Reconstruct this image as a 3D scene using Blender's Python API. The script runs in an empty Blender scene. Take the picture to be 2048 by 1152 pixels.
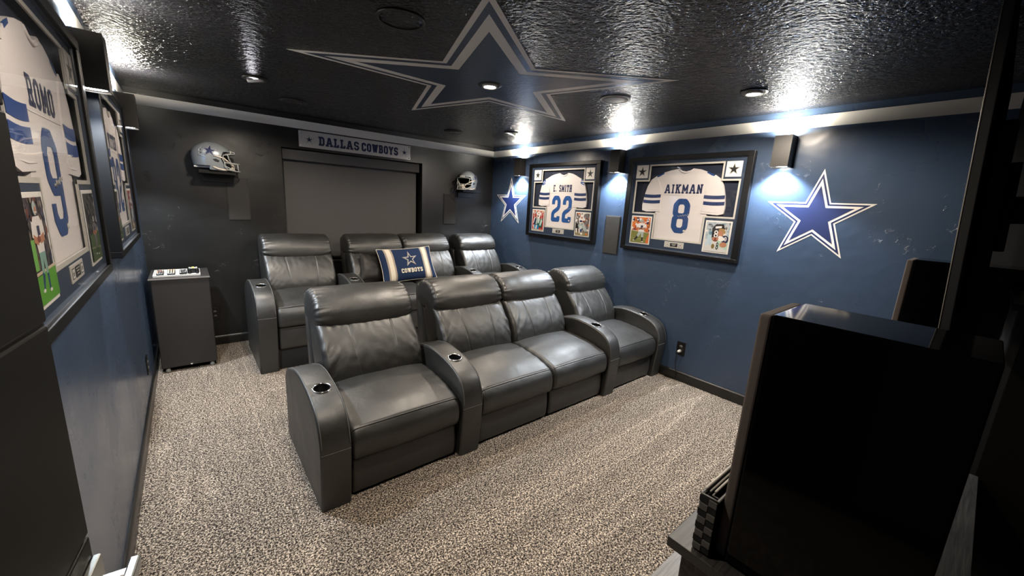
import bpy, bmesh, math, random
from mathutils import Vector, Matrix, noise
random.seed(7)
D = bpy.data
SC = bpy.context.scene
COL = SC.collection
PI = math.pi

# ------------------------------------------------------------------ camera
cd = D.cameras.new('camera')
cd.sensor_fit = 'HORIZONTAL'
cd.sensor_width = 36.0
cd.lens = 36.0 * 785.034 / 2048.0
cd.clip_start = 0.01
cam = D.objects.new('camera', cd)
COL.objects.link(cam)
RGT = Vector((0.77400081, -0.63078386, 0.0550859))
UPV = Vector((0.08842316, 0.19382378, 0.97704334))
FWD = Vector((0.62698013, 0.75136147, -0.20579567))
cam.matrix_world = Matrix(((RGT.x, UPV.x, -FWD.x, 0.32577), (RGT.y, UPV.y, -FWD.y, 0.0),
                           (RGT.z, UPV.z, -FWD.z, 1.61814), (0, 0, 0, 1)))
SC.camera = cam

# ------------------------------------------------------------------ world and exposure
w = D.worlds.new('world')
SC.world = w
w.use_nodes = True
w.node_tree.nodes['Background'].inputs[0].default_value = (0.02, 0.025, 0.03, 1)
w.node_tree.nodes['Background'].inputs[1].default_value = 0.3
SC.view_settings.view_transform = 'Standard'
SC.view_settings.look = 'None'
SC.view_settings.gamma = 1.0
SC.view_settings.use_curve_mapping = False
SC.view_settings.exposure = 1.32
SC.cycles.use_denoising = True
SC.cycles.sample_clamp_indirect = 4.0
SC.cycles.caustics_reflective = False
SC.cycles.caustics_refractive = False

# lamp settings (each lamp's light is made in its builder)
DOWN_W, DOWN_C = 40.0, (1.0, 0.87, 0.72)
SC_DN_W, SC_UP_W, SCONCE_C = 55.0, 5.0, (0.86, 0.93, 1.0)

# room
RW, RY, RH, FY = 3.991, 4.995, 2.44, -0.75

# ------------------------------------------------------------------ materials
MC = {}
def nodes(m):
    nt = m.node_tree
    return nt, nt.nodes, nt.links, nt.nodes['Principled BSDF']
def mat(name, col, rough=0.5, metal=0.0, spec=0.5, emit=None, es=0.0, coat=0.0):
    if name in MC: return MC[name]
    m = D.materials.new(name); m.use_nodes = True
    nt, N, L, b = nodes(m)
    b.inputs['Base Color'].default_value = (*col, 1)
    b.inputs['Roughness'].default_value = rough
    b.inputs['Metallic'].default_value = metal
    b.inputs['Specular IOR Level'].default_value = spec
    if coat: b.inputs['Coat Weight'].default_value = coat
    if emit:
        b.inputs['Emission Color'].default_value = (*emit, 1)
        b.inputs['Emission Strength'].default_value = es
    MC[name] = m
    return m
def texco(N, L, scale=None, rot=None):
    tc = N.new('ShaderNodeTexCoord')
    mp = N.new('ShaderNodeMapping')
    L.new(tc.outputs['Object'], mp.inputs['Vector'])
    if scale: mp.inputs['Scale'].default_value = scale
    if rot: mp.inputs['Rotation'].default_value = rot
    return mp.outputs['Vector']
def nz(N, L, vec, scale, detail=4, rough=0.55, dist=0.0):
    n = N.new('ShaderNodeTexNoise')
    n.inputs['Scale'].default_value = scale; n.inputs['Detail'].default_value = detail
    n.inputs['Roughness'].default_value = rough; n.inputs['Distortion'].default_value = dist
    L.new(vec, n.inputs['Vector'])
    return n.outputs['Fac']
def ramp(N, L, fac, stops, interp='LINEAR'):
    r = N.new('ShaderNodeValToRGB'); r.color_ramp.interpolation = interp
    e = r.color_ramp.elements
    while len(e) < len(stops): e.new(0.5)
    for k, (p, c) in enumerate(stops):
        e[k].position = p
        e[k].color = (*c, 1) if not isinstance(c, (int, float)) else (c, c, c, 1)
    L.new(fac, r.inputs['Fac'])
    return r.outputs['Color']
def bump(N, L, b, h, strength, dist=0.01, prev=None):
    n = N.new('ShaderNodeBump'); n.inputs['Strength'].default_value = strength; n.inputs['Distance'].default_value = dist
    L.new(h, n.inputs['Height'])
    if prev is not None: L.new(prev, n.inputs['Normal'])
    L.new(n.outputs['Normal'], b.inputs['Normal'])
    return n.outputs['Normal']
def math_n(N, L, op, a, bb):
    n = N.new('ShaderNodeMath'); n.operation = op
    for k, v in enumerate((a, bb)):
        if isinstance(v, (int, float)): n.inputs[k].default_value = v
        else: L.new(v, n.inputs[k])
    return n.outputs[0]

def paint(name, col, rough, knock=0.35, spec=0.5):
    """satin wall paint over hand-trowelled plaster: sparse raised scrapes and slow waviness"""
    m = mat(name, col, rough, spec=spec)
    nt, N, L, b = nodes(m)
    v = texco(N, L)
    slow = nz(N, L, v, 2.2, 3)
    blot = nz(N, L, v, 3.2, 2)
    fine = nz(N, L, v, 17, 5, 0.6, 1.2)
    ridge = ramp(N, L, fine, [(0.60, 0), (0.635, 1), (0.66, 1), (0.72, 0)])
    mask = ramp(N, L, blot, [(0.56, 0), (0.65, 1)])
    h = math_n(N, L, 'MULTIPLY', ridge, mask)
    n1 = bump(N, L, b, slow, 0.25, 0.03)
    bump(N, L, b, h, knock, 0.006, n1)
    rr = ramp(N, L, nz(N, L, v, 1.6, 4), [(0.3, rough - 0.06), (0.7, rough + 0.08)])
    L.new(rr, b.inputs['Roughness'])
    return m
def ceil_mat(name, col, rough, strength):
    """glossy paint on a brushed, ridged ceiling texture"""
    m = mat(name, col, rough)
    nt, N, L, b = nodes(m)
    v = texco(N, L, (1.0, 1.0, 1.0), (0, 0, math.radians(38)))
    mp = N.new('ShaderNodeMapping'); L.new(v, mp.inputs['Vector']); mp.inputs['Scale'].default_value = (0.55, 1.0, 1.0)
    f = nz(N, L, mp.outputs['Vector'], 30, 3, 0.5, 1.6)
    r = ramp(N, L, f, [(0.38, 0), (0.52, 0.8), (0.62, 1.0)])
    soft = nz(N, L, v, 42, 2, 0.5, 0.4)
    n1 = bump(N, L, b, nz(N, L, v, 5, 2), 0.3 * strength, 0.02)
    n2 = bump(N, L, b, soft, strength, 0.022, n1)
    bump(N, L, b, r, strength * 0.8, 0.006, n2)
    return m
def leather_mat():
    m = mat('black_leather', (0.0135, 0.0132, 0.0122), 0.48, spec=1.0)
    nt, N, L, b = nodes(m)
    v = texco(N, L)
    vo = N.new('ShaderNodeTexVoronoi'); vo.inputs['Scale'].default_value = 260; L.new(v, vo.inputs['Vector'])
    big = nz(N, L, v, 14, 4, 0.55, 0.8)
    n1 = bump(N, L, b, big, 0.16, 0.012)
    bump(N, L, b, vo.outputs['Distance'], 0.10, 0.0015, n1)
    rr = ramp(N, L, nz(N, L, v, 6, 3), [(0.3, 0.43), (0.7, 0.53)])
    L.new(rr, b.inputs['Roughness'])
    return m
def carpet_mat():
    m = mat('speckled_carpet', (0.3, 0.27, 0.23), 0.95, spec=0.1)
    nt, N, L, b = nodes(m)
    v = texco(N, L)
    f1 = nz(N, L, v, 125, 3, 0.6, 0.6)
    f2 = nz(N, L, v, 260, 2, 0.5)
    f = math_n(N, L, 'ADD', math_n(N, L, 'MULTIPLY', f1, 0.75), math_n(N, L, 'MULTIPLY', f2, 0.25))
    c = ramp(N, L, f, [(0.40, (0.018, 0.0135, 0.011)), (0.47, (0.055, 0.044, 0.037)), (0.525, (0.27, 0.222, 0.178)), (0.585, (0.66, 0.55, 0.435))])
    # vacuum tracks: strips of pile brushed one way and the other, with crushed light lines between
    sx = N.new('ShaderNodeSeparateXYZ'); L.new(v, sx.inputs[0])
    def tracks(rot, sc, seedz):
        mp = N.new('ShaderNodeMapping'); L.new(v, mp.inputs['Vector'])
        mp.inputs['Rotation'].default_value = (0, 0, math.radians(rot)); mp.inputs['Scale'].default_value = sc
        mp.inputs['Location'].default_value = (0, 0, seedz)
        tr = nz(N, L, mp.outputs['Vector'], 1.0, 2, 0.4, 0.25)
        return ramp(N, L, tr, [(0.36, 0.86), (0.47, 0.97), (0.49, 1.0), (0.51, 1.34), (0.53, 1.0), (0.58, 1.04), (0.7, 0.92)])
    across = tracks(5, (0.22, 3.4, 1), 0.0)
    along = tracks(-3, (4.6, 0.20, 1), 5.0)
    mm = N.new('ShaderNodeMix'); mm.data_type = 'RGBA'
    L.new(math_n(N, L, 'LESS_THAN', sx.outputs['X'], 0.70), mm.inputs['Factor'])
    L.new(across, mm.inputs['A']); L.new(along, mm.inputs['B'])
    tone = mm.outputs['Result']
    mx = N.new('ShaderNodeMix'); mx.data_type = 'RGBA'; mx.blend_type = 'MULTIPLY'
    mx.inputs['Factor'].default_value = 1.0
    L.new(c, mx.inputs['A']); L.new(tone, mx.inputs['B'])
    L.new(mx.outputs['Result'], b.inputs['Base Color'])
    n1 = bump(N, L, b, f, 0.9, 0.008)
    return m
def fabric_mat(name, col, scale=350, rough=0.9, st=0.3):
    m = mat(name, col, rough, spec=0.25)
    nt, N, L, b = nodes(m)
    v = texco(N, L)
    n1 = bump(N, L, b, nz(N, L, v, 9, 3, 0.5, 0.5), 0.25, 0.01)
    bump(N, L, b, nz(N, L, v, scale, 2), st, 0.001, n1)
    return m
def wood_mat(name, c1, c2, rough):
    m = mat(name, c1, rough)
    nt, N, L, b = nodes(m)
    v = texco(N, L, (1.2, 22, 22))
    f = nz(N, L, v, 6, 5, 0.6, 0.4)
    L.new(ramp(N, L, f, [(0.35, c1), (0.65, c2)]), b.inputs['Base Color'])
    bump(N, L, b, f, 0.25, 0.001)
    return m
def mottled_mat(name, c1, c2):
    m = mat(name, c1, 0.6)
    nt, N, L, b = nodes(m)
    L.new(ramp(N, L, nz(N, L, texco(N, L), 40, 5, 0.6, 1.0), [(0.4, c1), (0.62, c2)]), b.inputs['Base Color'])
    return m
def glass_mat():
    m = D.materials.new('clear_glazing'); m.use_nodes = True
    nt = m.node_tree; N = nt.nodes; L = nt.links
    N.clear()
    o = N.new('ShaderNodeOutputMaterial'); mx = N.new('ShaderNodeMixShader')
    t = N.new('ShaderNodeBsdfTransparent'); g = N.new('ShaderNodeBsdfGlossy'); lw = N.new('ShaderNodeLayerWeight')
    g.inputs['Roughness'].default_value = 0.02; lw.inputs['Blend'].default_value = 0.5
    fr = math_n(N, L, 'ADD', math_n(N, L, 'MULTIPLY', math_n(N, L, 'POWER', lw.outputs['Facing'], 5.0), 0.55), 0.02)
    L.new(fr, mx.inputs[0]); L.new(t.outputs[0], mx.inputs[1]); L.new(g.outputs[0], mx.inputs[2])
    L.new(mx.outputs[0], o.inputs[0])
    return m
M_NAVY = paint('navy_wall_paint', (0.042, 0.068, 0.120), 0.26, 0.45)
M_BLACKW = paint('black_wall_paint', (0.0095, 0.0094, 0.0094), 0.36, 0.5)
M_CEIL = ceil_mat('black_ceiling_paint', (0.011, 0.0115, 0.0140), 0.16, 0.58)
M_CSTAR_G = ceil_mat('ceiling_grey_paint', (0.86, 0.83, 0.78), 0.34, 0.10)
M_CSTAR_N = ceil_mat('ceiling_navy_paint', (0.026, 0.046, 0.090), 0.34, 0.10)
M_STRIPE = mat('silver_grey_paint', (0.84, 0.83, 0.79), 0.45)
M_BASEB = mat('black_trim_paint', (0.012, 0.011, 0.010), 0.33)
M_CARPET = carpet_mat()
M_LEATHER = leather_mat()
M_STITCH = mat('grey_stitching', (0.10, 0.10, 0.095), 0.6)
M_UNDER = mat('black_dust_cloth', (0.006, 0.006, 0.006), 0.8)
M_CHROME = mat('chrome', (0.75, 0.75, 0.75), 0.15, 1.0)
M_CUPBLK = mat('black_plastic', (0.006, 0.006, 0.006), 0.35)
M_BLACKFR = mat('black_frame_lacquer', (0.0035, 0.0035, 0.0037), 0.34, spec=0.35)
M_MAT = mat('navy_mat_board', (0.017, 0.034, 0.070), 0.75)
M_RECESS = mat('dark_navy_backing', (0.010, 0.016, 0.036), 0.85)
M_SILVER = mat('pale_silver_fillet', (0.60, 0.58, 0.53), 0.4)
M_JERSEY = fabric_mat('white_jersey_cloth', (0.72, 0.68, 0.68), 420, 0.85, 0.15)
M_ROYAL = mat('royal_blue_twill', (0.006, 0.075, 0.29), 0.7)
M_NAVYTW = mat('navy_twill', (0.010, 0.020, 0.075), 0.7)
M_NAVYTW2 = mat('stripe_navy_twill', (0.008, 0.028, 0.115), 0.7)
M_WHITE = mat('white_card', (0.78, 0.76, 0.72), 0.6)
M_GLASS = glass_mat()
M_SCONCE = mat('bronze_black_metal', (0.020, 0.018, 0.016), 0.42)
M_LENS_C = mat('cool_lamp_lens', (0.9, 0.9, 0.9), 0.4, emit=(0.90, 0.95, 1.0), es=30.0)
M_LENS_UP = mat('warm_uplight_lens', (0.9, 0.9, 0.9), 0.4, emit=(1.0, 0.91, 0.76), es=520.0)
M_LENS_W = mat('warm_lamp_lens', (0.9, 0.9, 0.9), 0.4, emit=(1.0, 0.88, 0.72), es=30.0)
M_LENS_D = mat('dim_lamp_lens', (0.9, 0.9, 0.9), 0.4, emit=(0.95, 0.93, 1.0), es=8.0)
M_WHITEP = mat('white_plastic', (0.75, 0.74, 0.72), 0.45)
M_VINYL_W = mat('white_vinyl', (0.80, 0.76, 0.70), 0.5)
M_VINYL_N = mat('navy_vinyl', (0.013, 0.024, 0.095), 0.4)
M_GLOSSBLK = mat('piano_black', (0.0010, 0.0010, 0.0013), 0.07, spec=0.15)
M_GRILLE = fabric_mat('grey_brown_grille_cloth', (0.075, 0.062, 0.056), 700)
M_GRILLEB = fabric_mat('dark_grille_cloth', (0.020, 0.019, 0.018), 700)
M_GREYGR = fabric_mat('charcoal_grille', (0.040, 0.038, 0.036), 700)
M_FRIDGE = mat('dark_brown_enamel', (0.020, 0.017, 0.016), 0.5)
M_FRIDGET = mat('worn_grey_edge', (0.20, 0.18, 0.165), 0.5)
M_SHADE = fabric_mat('charcoal_shade_cloth', (0.082, 0.080, 0.079), 600)
M_HELMET = mat('metallic_silver_shell', (0.30, 0.33, 0.345), 0.27, 0.2, coat=0.6)
M_MASK = mat('grey_coated_bar', (0.40, 0.42, 0.40), 0.35)
M_PAD = mat('cream_strap', (0.72, 0.64, 0.54), 0.6)
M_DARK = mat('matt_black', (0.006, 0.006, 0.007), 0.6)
M_ALU = mat('brushed_aluminium_sign', (0.66, 0.63, 0.60), 0.36, 0.15)
M_NICKEL = mat('brushed_nickel', (0.62, 0.64, 0.62), 0.25, 1.0)
M_DOOR = mat('black_door_paint', (0.0040, 0.0036, 0.0030), 0.42, spec=0.20)
M_WOODB = wood_mat('black_oak_veneer', (0.012, 0.012, 0.012), (0.035, 0.033, 0.031), 0.42)
M_WOODG = wood_mat('grey_washed_board', (0.14, 0.13, 0.12), (0.24, 0.225, 0.21), 0.45)
M_MOTTLE = mottled_mat('mottled_brown_board', (0.025, 0.018, 0.015), (0.075, 0.055, 0.046))
M_PILLOW = fabric_mat('navy_cushion_cloth', (0.012, 0.027, 0.075), 300)
M_PILLOWT = fabric_mat('tan_cushion_stripe', (0.36, 0.31, 0.25), 300)
M_PILLOWW = fabric_mat('cream_cushion_stripe', (0.72, 0.66, 0.55), 300)
M_SATIN = mat('dark_brown_satin', (0.007, 0.0055, 0.005), 0.38, spec=0.3)

# ------------------------------------------------------------------ mesh helpers
class MB:
    def __init__(self):
        self.v = []; self.f = []; self.m = []; self.s = []
    def add(self, verts, faces, mi=0, smooth=False):
        o = len(self.v)
        self.v += [tuple(p) for p in verts]
        for f in faces:
            self.f.append([i + o for i in f]); self.m.append(mi); self.s.append(smooth)
        return self
    def from_bm(self, bm, mi=0, smooth=False):
        bm.verts.index_update()
        self.add([v.co[:] for v in bm.verts], [[v.index for v in f.verts] for f in bm.faces], mi, smooth)
        bm.free()
        return self
    def box(self, a, b, bev=0.0, seg=2, mi=0, M=None):
        bm = bmesh.new()
        bmesh.ops.create_cube(bm, size=1.0)
        c = [(a[i] + b[i]) / 2 for i in range(3)]; s = [abs(b[i] - a[i]) for i in range(3)]
        for v in bm.verts: v.co = Vector((v.co.x * s[0] + c[0], v.co.y * s[1] + c[1], v.co.z * s[2] + c[2]))
        if bev:
            bmesh.ops.bevel(bm, geom=list(bm.edges), offset=min(bev, min(s) * 0.45), segments=seg, profile=0.6, affect='EDGES')
        if M is not None: bmesh.ops.transform(bm, matrix=M, verts=bm.verts)
        return self.from_bm(bm, mi)
    def prism(self, pts, fn, h, bev=0.0, mi=0, smooth=False):
        """polygon pts (a,b); fn(a,b,h)->xyz; extruded from 0 to h with an optional rim bevel"""
        bm = bmesh.new()
        vs = [bm.verts.new((p[0], p[1], 0)) for p in pts]
        f = bm.faces.new(vs)
        if f.normal.z < 0: f.normal_flip()
        r = bmesh.ops.extrude_face_region(bm, geom=[f])
        tv = [e for e in r['geom'] if isinstance(e, bmesh.types.BMVert)]
        for v in tv: v.co.z = h
        if bev:
            es = [e for e in bm.edges if all(v.co.z == h for v in e.verts)]
            bmesh.ops.bevel(bm, geom=es, offset=bev, segments=3, profile=0.5, affect='EDGES')
        bmesh.ops.triangulate(bm, faces=[q for q in bm.faces if len(q.verts) > 4])
        for v in bm.verts: v.co = Vector(fn(v.co.x, v.co.y, v.co.z))
        bmesh.ops.recalc_face_normals(bm, faces=bm.faces)
        return self.from_bm(bm, mi, smooth)
    def tube(self, pts, r, n=8, mi=0, closed=False, cap=True):
        P = [Vector(p) for p in pts]; m = len(P)
        vs = []; fs = []
        up = None
        for i in range(m):
            a = P[(i - 1) % m] if (closed or i > 0) else P[i]
            b = P[(i + 1) % m] if (closed or i < m - 1) else P[i]
            t = (b - a).normalized()
            if up is None: up = Vector((0, 0, 1)) if abs(t.z) < 0.9 else Vector((1, 0, 0))
            x = t.cross(up)
            if x.length < 1e-6: x = t.cross(Vector((1, 0, 0)))
            x.normalize(); y = x.cross(t); up = y
            rr = r[i] if isinstance(r, (list, tuple)) else r
            for k in range(n):
                an = 2 * PI * k / n
                vs.append(P[i] + x * (math.cos(an) * rr) + y * (math.sin(an) * rr))
        for i in range(m if closed else m - 1):
            j = (i + 1) % m
            for k in range(n):
                l = (k + 1) % n
                fs.append([i * n + k, i * n + l, j * n + l, j * n + k])
        if cap and not closed:
            fs.append(list(range(n))[::-1]); fs.append([(m - 1) * n + k for k in range(n)])
        return self.add(vs, fs, mi, True)
    def lathe(self, prof, M=None, n=32, mi=0, smooth=True):
        """prof: (r, z) pairs revolved about local z, placed by matrix M"""
        vs = []; fs = []
        M = M or Matrix.Identity(4)
        m = len(prof)
        for (r, z) in prof:
            for k in range(n):
                a = 2 * PI * k / n
                vs.append((M @ Vector((r * math.cos(a), r * math.sin(a), z)))[:])
        for i in range(m - 1):
            for k in range(n):
                l = (k + 1) % n
                fs.append([i * n + k, i * n + l, (i + 1) * n + l, (i + 1) * n + k])
        return self.add(vs, fs, mi, smooth)
    def disc(self, M, r, n=32, mi=0):
        vs = [(M @ Vector((r * math.cos(2 * PI * k / n), r * math.sin(2 * PI * k / n), 0)))[:] for k in range(n)]
        return self.add(vs, [list(range(n))], mi)
    def build(self, name, mats, parent=None, origin=None, recalc=True):
        me = D.meshes.new(name)
        if origin is None and parent is not None and parent.get('_o') is not None: origin = parent['_o']
        if origin is not None:
            ox, oy, oz = origin
            self.v = [(p[0] - ox, p[1] - oy, p[2] - oz) for p in self.v]
        me.from_pydata(self.v, [], self.f)
        if not isinstance(mats, (list, tuple)): mats = [mats]
        for m in mats: me.materials.append(m)
        me.polygons.foreach_set('material_index', self.m)
        me.polygons.foreach_set('use_smooth', self.s)
        if recalc:
            bm = bmesh.new(); bm.from_mesh(me)
            bmesh.ops.recalc_face_normals(bm, faces=bm.faces); bm.to_mesh(me); bm.free()
        me.update()
        o = D.objects.new(name, me); COL.objects.link(o)
        if parent is not None: o.parent = parent
        return o

def tag(o, label, cat, group=None):
    o['label'] = label; o['category'] = cat
    if group: o['group'] = group
    return o
def thing(name, label, cat, loc=(0, 0, 0), rz=0.0, group=None, world=False):
    """an Empty at the thing's base; world=True lets its parts be written in room coordinates"""
    o = D.objects.new(name, None); COL.objects.link(o)
    o.location = loc; o.rotation_euler = (0, 0, rz)
    o.empty_display_size = 0.1
    if world: ORG[o.name] = loc
    return tag(o, label, cat, group)
ORG = {}
def wb(mb, name, mats, parent, **k):
    q = parent
    while q.parent is not None: q = q.parent
    return mb.build(name, mats, parent, origin=ORG.get(q.name), **k)
def structure(name, mb, mats):
    o = mb.build(name, mats); o['kind'] = 'structure'
    return o
def spot(name, parent, loc, direction, watts, col, deg, blend, rad):
    l = D.lights.new(name, 'SPOT'); l.energy = watts; l.color = col
    l.spot_size = math.radians(deg); l.spot_blend = blend; l.shadow_soft_size = rad
    o = D.objects.new(name, l); COL.objects.link(o)
    o.parent = parent; o.location = loc
    o.rotation_euler = Vector(direction).to_track_quat('-Z', 'Y').to_euler()
    return o
def smooth_closed(pts, n):
    """closed Catmull-Rom through pts, resampled to n points by arc length"""
    m = len(pts); dense = []
    for i in range(m):
        p0, p1, p2, p3 = (Vector(pts[(i + k - 1) % m]) for k in range(4))
        for s in range(12):
            t = s / 12
            dense.append(0.5 * ((2 * p1) + (p2 - p0) * t + (2 * p0 - 5 * p1 + 4 * p2 - p3) * t * t + (3 * p1 - p0 - 3 * p2 + p3) * t ** 3))
    L = [0.0]
    for i in range(len(dense)): L.append(L[-1] + (dense[(i + 1) % len(dense)] - dense[i]).length)
    out = []; j = 0
    for k in range(n):
        d = L[-1] * k / n
        while L[j + 1] < d: j += 1
        f = (d - L[j]) / max(1e-9, L[j + 1] - L[j])
        out.append(dense[j].lerp(dense[(j + 1) % len(dense)], f))
    return out
def loft(mb, prof, x0, x1, nx, n, endr=0.04, fn=None, mi=0):
    """sweep a closed (y,z) profile along x with rolled ends; fn(u,s,x,y,z,ny,nz)->(x,y,z) adds folds"""
    ring = smooth_closed(prof, n)
    cy = sum(p.x for p in ring) / n; cz = sum(p.y for p in ring) / n
    nor = []
    for i in range(n):
        t = ring[(i + 1) % n] - ring[i - 1]
        q = Vector((t.y, -t.x)).normalized()
        if q.dot(ring[i] - Vector((cy, cz))) < 0: q = -q
        nor.append(q)
    vs = []; fs = []
    xm, hw = (x0 + x1) / 2, (x1 - x0) / 2
    for k in range(nx + 1):
        q = k / nx * 2 - 1
        u = math.sin(q * PI / 2) * 0.55 + q * 0.45
        x = xm + hw * u
        d = hw * (1 - abs(u))
        ins = endr - math.sqrt(max(0.0, endr * endr - (endr - min(d, endr)) ** 2)) if d < endr else 0.0
        for i in range(n):
            p = ring[i] - nor[i] * ins
            P = (x, p.x, p.y)
            if fn: P = fn(u, i / n, x, p.x, p.y, nor[i].x, nor[i].y)
            vs.append(P)
    for k in range(nx):
        for i in range(n):
            j = (i + 1) % n
            fs.append([k * n + i, k * n + j, (k + 1) * n + j, (k + 1) * n + i])
    fs.append(list(range(n))[::-1]); fs.append([nx * n + i for i in range(n)])
    mb.add(vs, fs, mi, True)
    return mb
def star_pts(R, rot=90.0, k=0.382):
    return [((R if i % 2 == 0 else R * k) * math.cos(math.radians(rot + 36 * i)), (R if i % 2 == 0 else R * k) * math.sin(math.radians(rot + 36 * i)), ) for i in range(10)]
def star_stack(mb, R, fn, rot, scales, mis, h0=0.0, dh=0.0008):
    for k, (s, mi) in enumerate(zip(scales, mis)):
        mb.prism(star_pts(R * s, rot), lambda a, b, h, k=k: fn(a, b, h0 + k * dh + h), dh, mi=mi)

# ---- slab lettering drawn as strokes
def oct_(c=0.14, w=0.55): return [(c, 0), (w - c, 0), (w, c), (w, 1 - c), (w - c, 1), (c, 1), (0, 1 - c), (0, c), (c, 0)]
GL = {
 'A': (0.74, [[(0.04, 0), (0.30, 1), (0.44, 1), (0.70, 0)], [(0.14, 0.32), (0.60, 0.32)]], [(0.04, 0), (0.70, 0)]),
 'B': (0.57, [[(0.06, 0), (0.06, 1), (0.42, 1), (0.52, 0.9), (0.52, 0.62), (0.42, 0.52), (0.06, 0.52)], [(0.42, 0.52), (0.55, 0.4), (0.55, 0.1), (0.45, 0), (0.06, 0)]], [(0.03, 0), (0.03, 1)]),
 'C': (0.55, [[(0.55, 0.70), (0.55, 0.88), (0.43, 1), (0.12, 1), (0, 0.88), (0, 0.12), (0.12, 0), (0.43, 0), (0.55, 0.12), (0.55, 0.30)]], []),
 'D': (0.57, [[(0.06, 0), (0.06, 1), (0.41, 1), (0.55, 0.84), (0.55, 0.16), (0.41, 0), (0.06, 0)]], [(0.04, 0), (0.04, 1)]),
 'E': (0.54, [[(0.54, 0.78), (0.54, 1), (0.06, 1), (0.06, 0), (0.54, 0), (0.54, 0.22)], [(0.06, 0.5), (0.38, 0.5)]], [(0.04, 0), (0.04, 1)]),
 'H': (0.62, [[(0.06, 0), (0.06, 1)], [(0.56, 0), (0.56, 1)], [(0.06, 0.5), (0.56, 0.5)]], [(0.06, 0), (0.06, 1), (0.56, 0), (0.56, 1)]),
 'I': (0.26, [[(0.13, 0), (0.13, 1)]], [(0.13, 0), (0.13, 1)]),
 'K': (0.64, [[(0.06, 0), (0.06, 1)], [(0.58, 1), (0.06, 0.42)], [(0.25, 0.62), (0.58, 0)]], [(0.06, 0), (0.06, 1), (0.57, 0), (0.56, 1)]),
 'L': (0.54, [[(0.10, 1), (0.10, 0), (0.54, 0), (0.54, 0.3)]], [(0.10, 1), (0.06, 0)]),
 'M': (0.84, [[(0.06, 0), (0.06, 1), (0.42, 0.25), (0.78, 1), (0.78, 0)]], [(0.06, 0), (0.78, 0)]),
 'N': (0.66, [[(0.06, 0), (0.06, 1), (0.60, 0), (0.60, 1)]], [(0.06, 0), (0.60, 1)]),
 'O': (0.55, [oct_()], []),
 'R': (0.60, [[(0.06, 0), (0.06, 1), (0.42, 1), (0.54, 0.88), (0.54, 0.58), (0.42, 0.46), (0.06, 0.46)], [(0.36, 0.46), (0.54, 0)]], [(0.06, 0), (0.05, 1), (0.55, 0)]),
 'S': (0.55, [[(0.55, 0.74), (0.55, 0.88), (0.43, 1), (0.12, 1), (0, 0.88), (0, 0.63), (0.12, 0.53), (0.43, 0.47), (0.55, 0.37), (0.55, 0.12), (0.43, 0), (0.12, 0), (0, 0.12), (0, 0.26)]], []),
 'T': (0.62, [[(0, 0.74), (0, 1), (0.62, 1), (0.62, 0.74)], [(0.31, 1), (0.31, 0)]], [(0.31, 0)]),
 'W': (0.90, [[(0.05, 1), (0.24, 0), (0.45, 0.85), (0.66, 0), (0.85, 1)]], [(0.05, 1), (0.85, 1), (0.45, 0.95)]),
 'Y': (0.66, [[(0.05, 1), (0.33, 0.48), (0.61, 1)], [(0.33, 0.48), (0.33, 0)]], [(0.05, 1), (0.61, 1), (0.33, 0)]),
 '.': (0.16, [[(0.08, -0.02), (0.08, 0.13)]], []), ' ': (0.28, [], []),
 '2': (0.55, [[(0, 0.70), (0, 0.86), (0.13, 1), (0.42, 1), (0.55, 0.86), (0.55, 0.60), (0.45, 0.50), (0.10, 0.36), (0, 0.27), (0, 0), (0.55, 0), (0.55, 0.17)]], []),
 '8': (0.55, [[(0.12, 0.5), (0, 0.6), (0, 0.87), (0.13, 1), (0.42, 1), (0.55, 0.87), (0.55, 0.6), (0.43, 0.5), (0.12, 0.5), (0, 0.4), (0, 0.13), (0.13, 0), (0.42, 0), (0.55, 0.13), (0.55, 0.4), (0.43, 0.5)]], []),
 '9': (0.55, [[(0.55, 0.46), (0.13, 0.46), (0, 0.58), (0, 0.87), (0.13, 1), (0.42, 1), (0.55, 0.87), (0.55, 0.13), (0.42, 0), (0.13, 0), (0, 0.13), (0, 0.28)]], []),
}
def lettering(mb, txt, x0, x1, z0, z1, fn, t=0.17, serif=0.30, gap=0.22, mi=0):
    H = z1 - z0; T = t * H
    sx = (x1 - x0 - len(txt) * T) / (sum(GL[c][0] for c in txt) + gap * (len(txt) - 1))
    cx = x0; lift = [0.0]
    zz = lambda b: z0 + T / 2 + b * (H - T)
    def seg(a, b):
        d = Vector((b[0] - a[0], b[1] - a[1]))
        if d.length < 1e-6: return
        q = Vector((-d.y, d.x)).normalized() * T / 2
        lift[0] += 2.5e-5; l = lift[0]
        mb.add([fn(a[0] + q.x, a[1] + q.y, l), fn(b[0] + q.x, b[1] + q.y, l), fn(b[0] - q.x, b[1] - q.y, l), fn(a[0] - q.x, a[1] - q.y, l)], [[3, 2, 1, 0]], mi)
    for c in txt:
        wd, st, se = GL[c]
        X = lambda a: cx + T / 2 + a * sx
        for pl in st:
            P = [(X(a), zz(b)) for a, b in pl]
            for i in range(len(P) - 1): seg(P[i], P[i + 1])
            for p in P[1:-1]:
                lift[0] += 2.5e-5
                mb.add([fn(p[0] + T / 2 * 1.0 * math.cos(k * PI / 4 + PI / 8), p[1] + T / 2 * math.sin(k * PI / 4 + PI / 8), lift[0]) for k in range(8)], [list(range(8))], mi)
        if serif:
            for a, b in se: seg((X(a) - serif / 2 * sx, zz(b)), (X(a) + serif / 2 * sx, zz(b)))
        cx += (wd + gap) * sx + T

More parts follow.
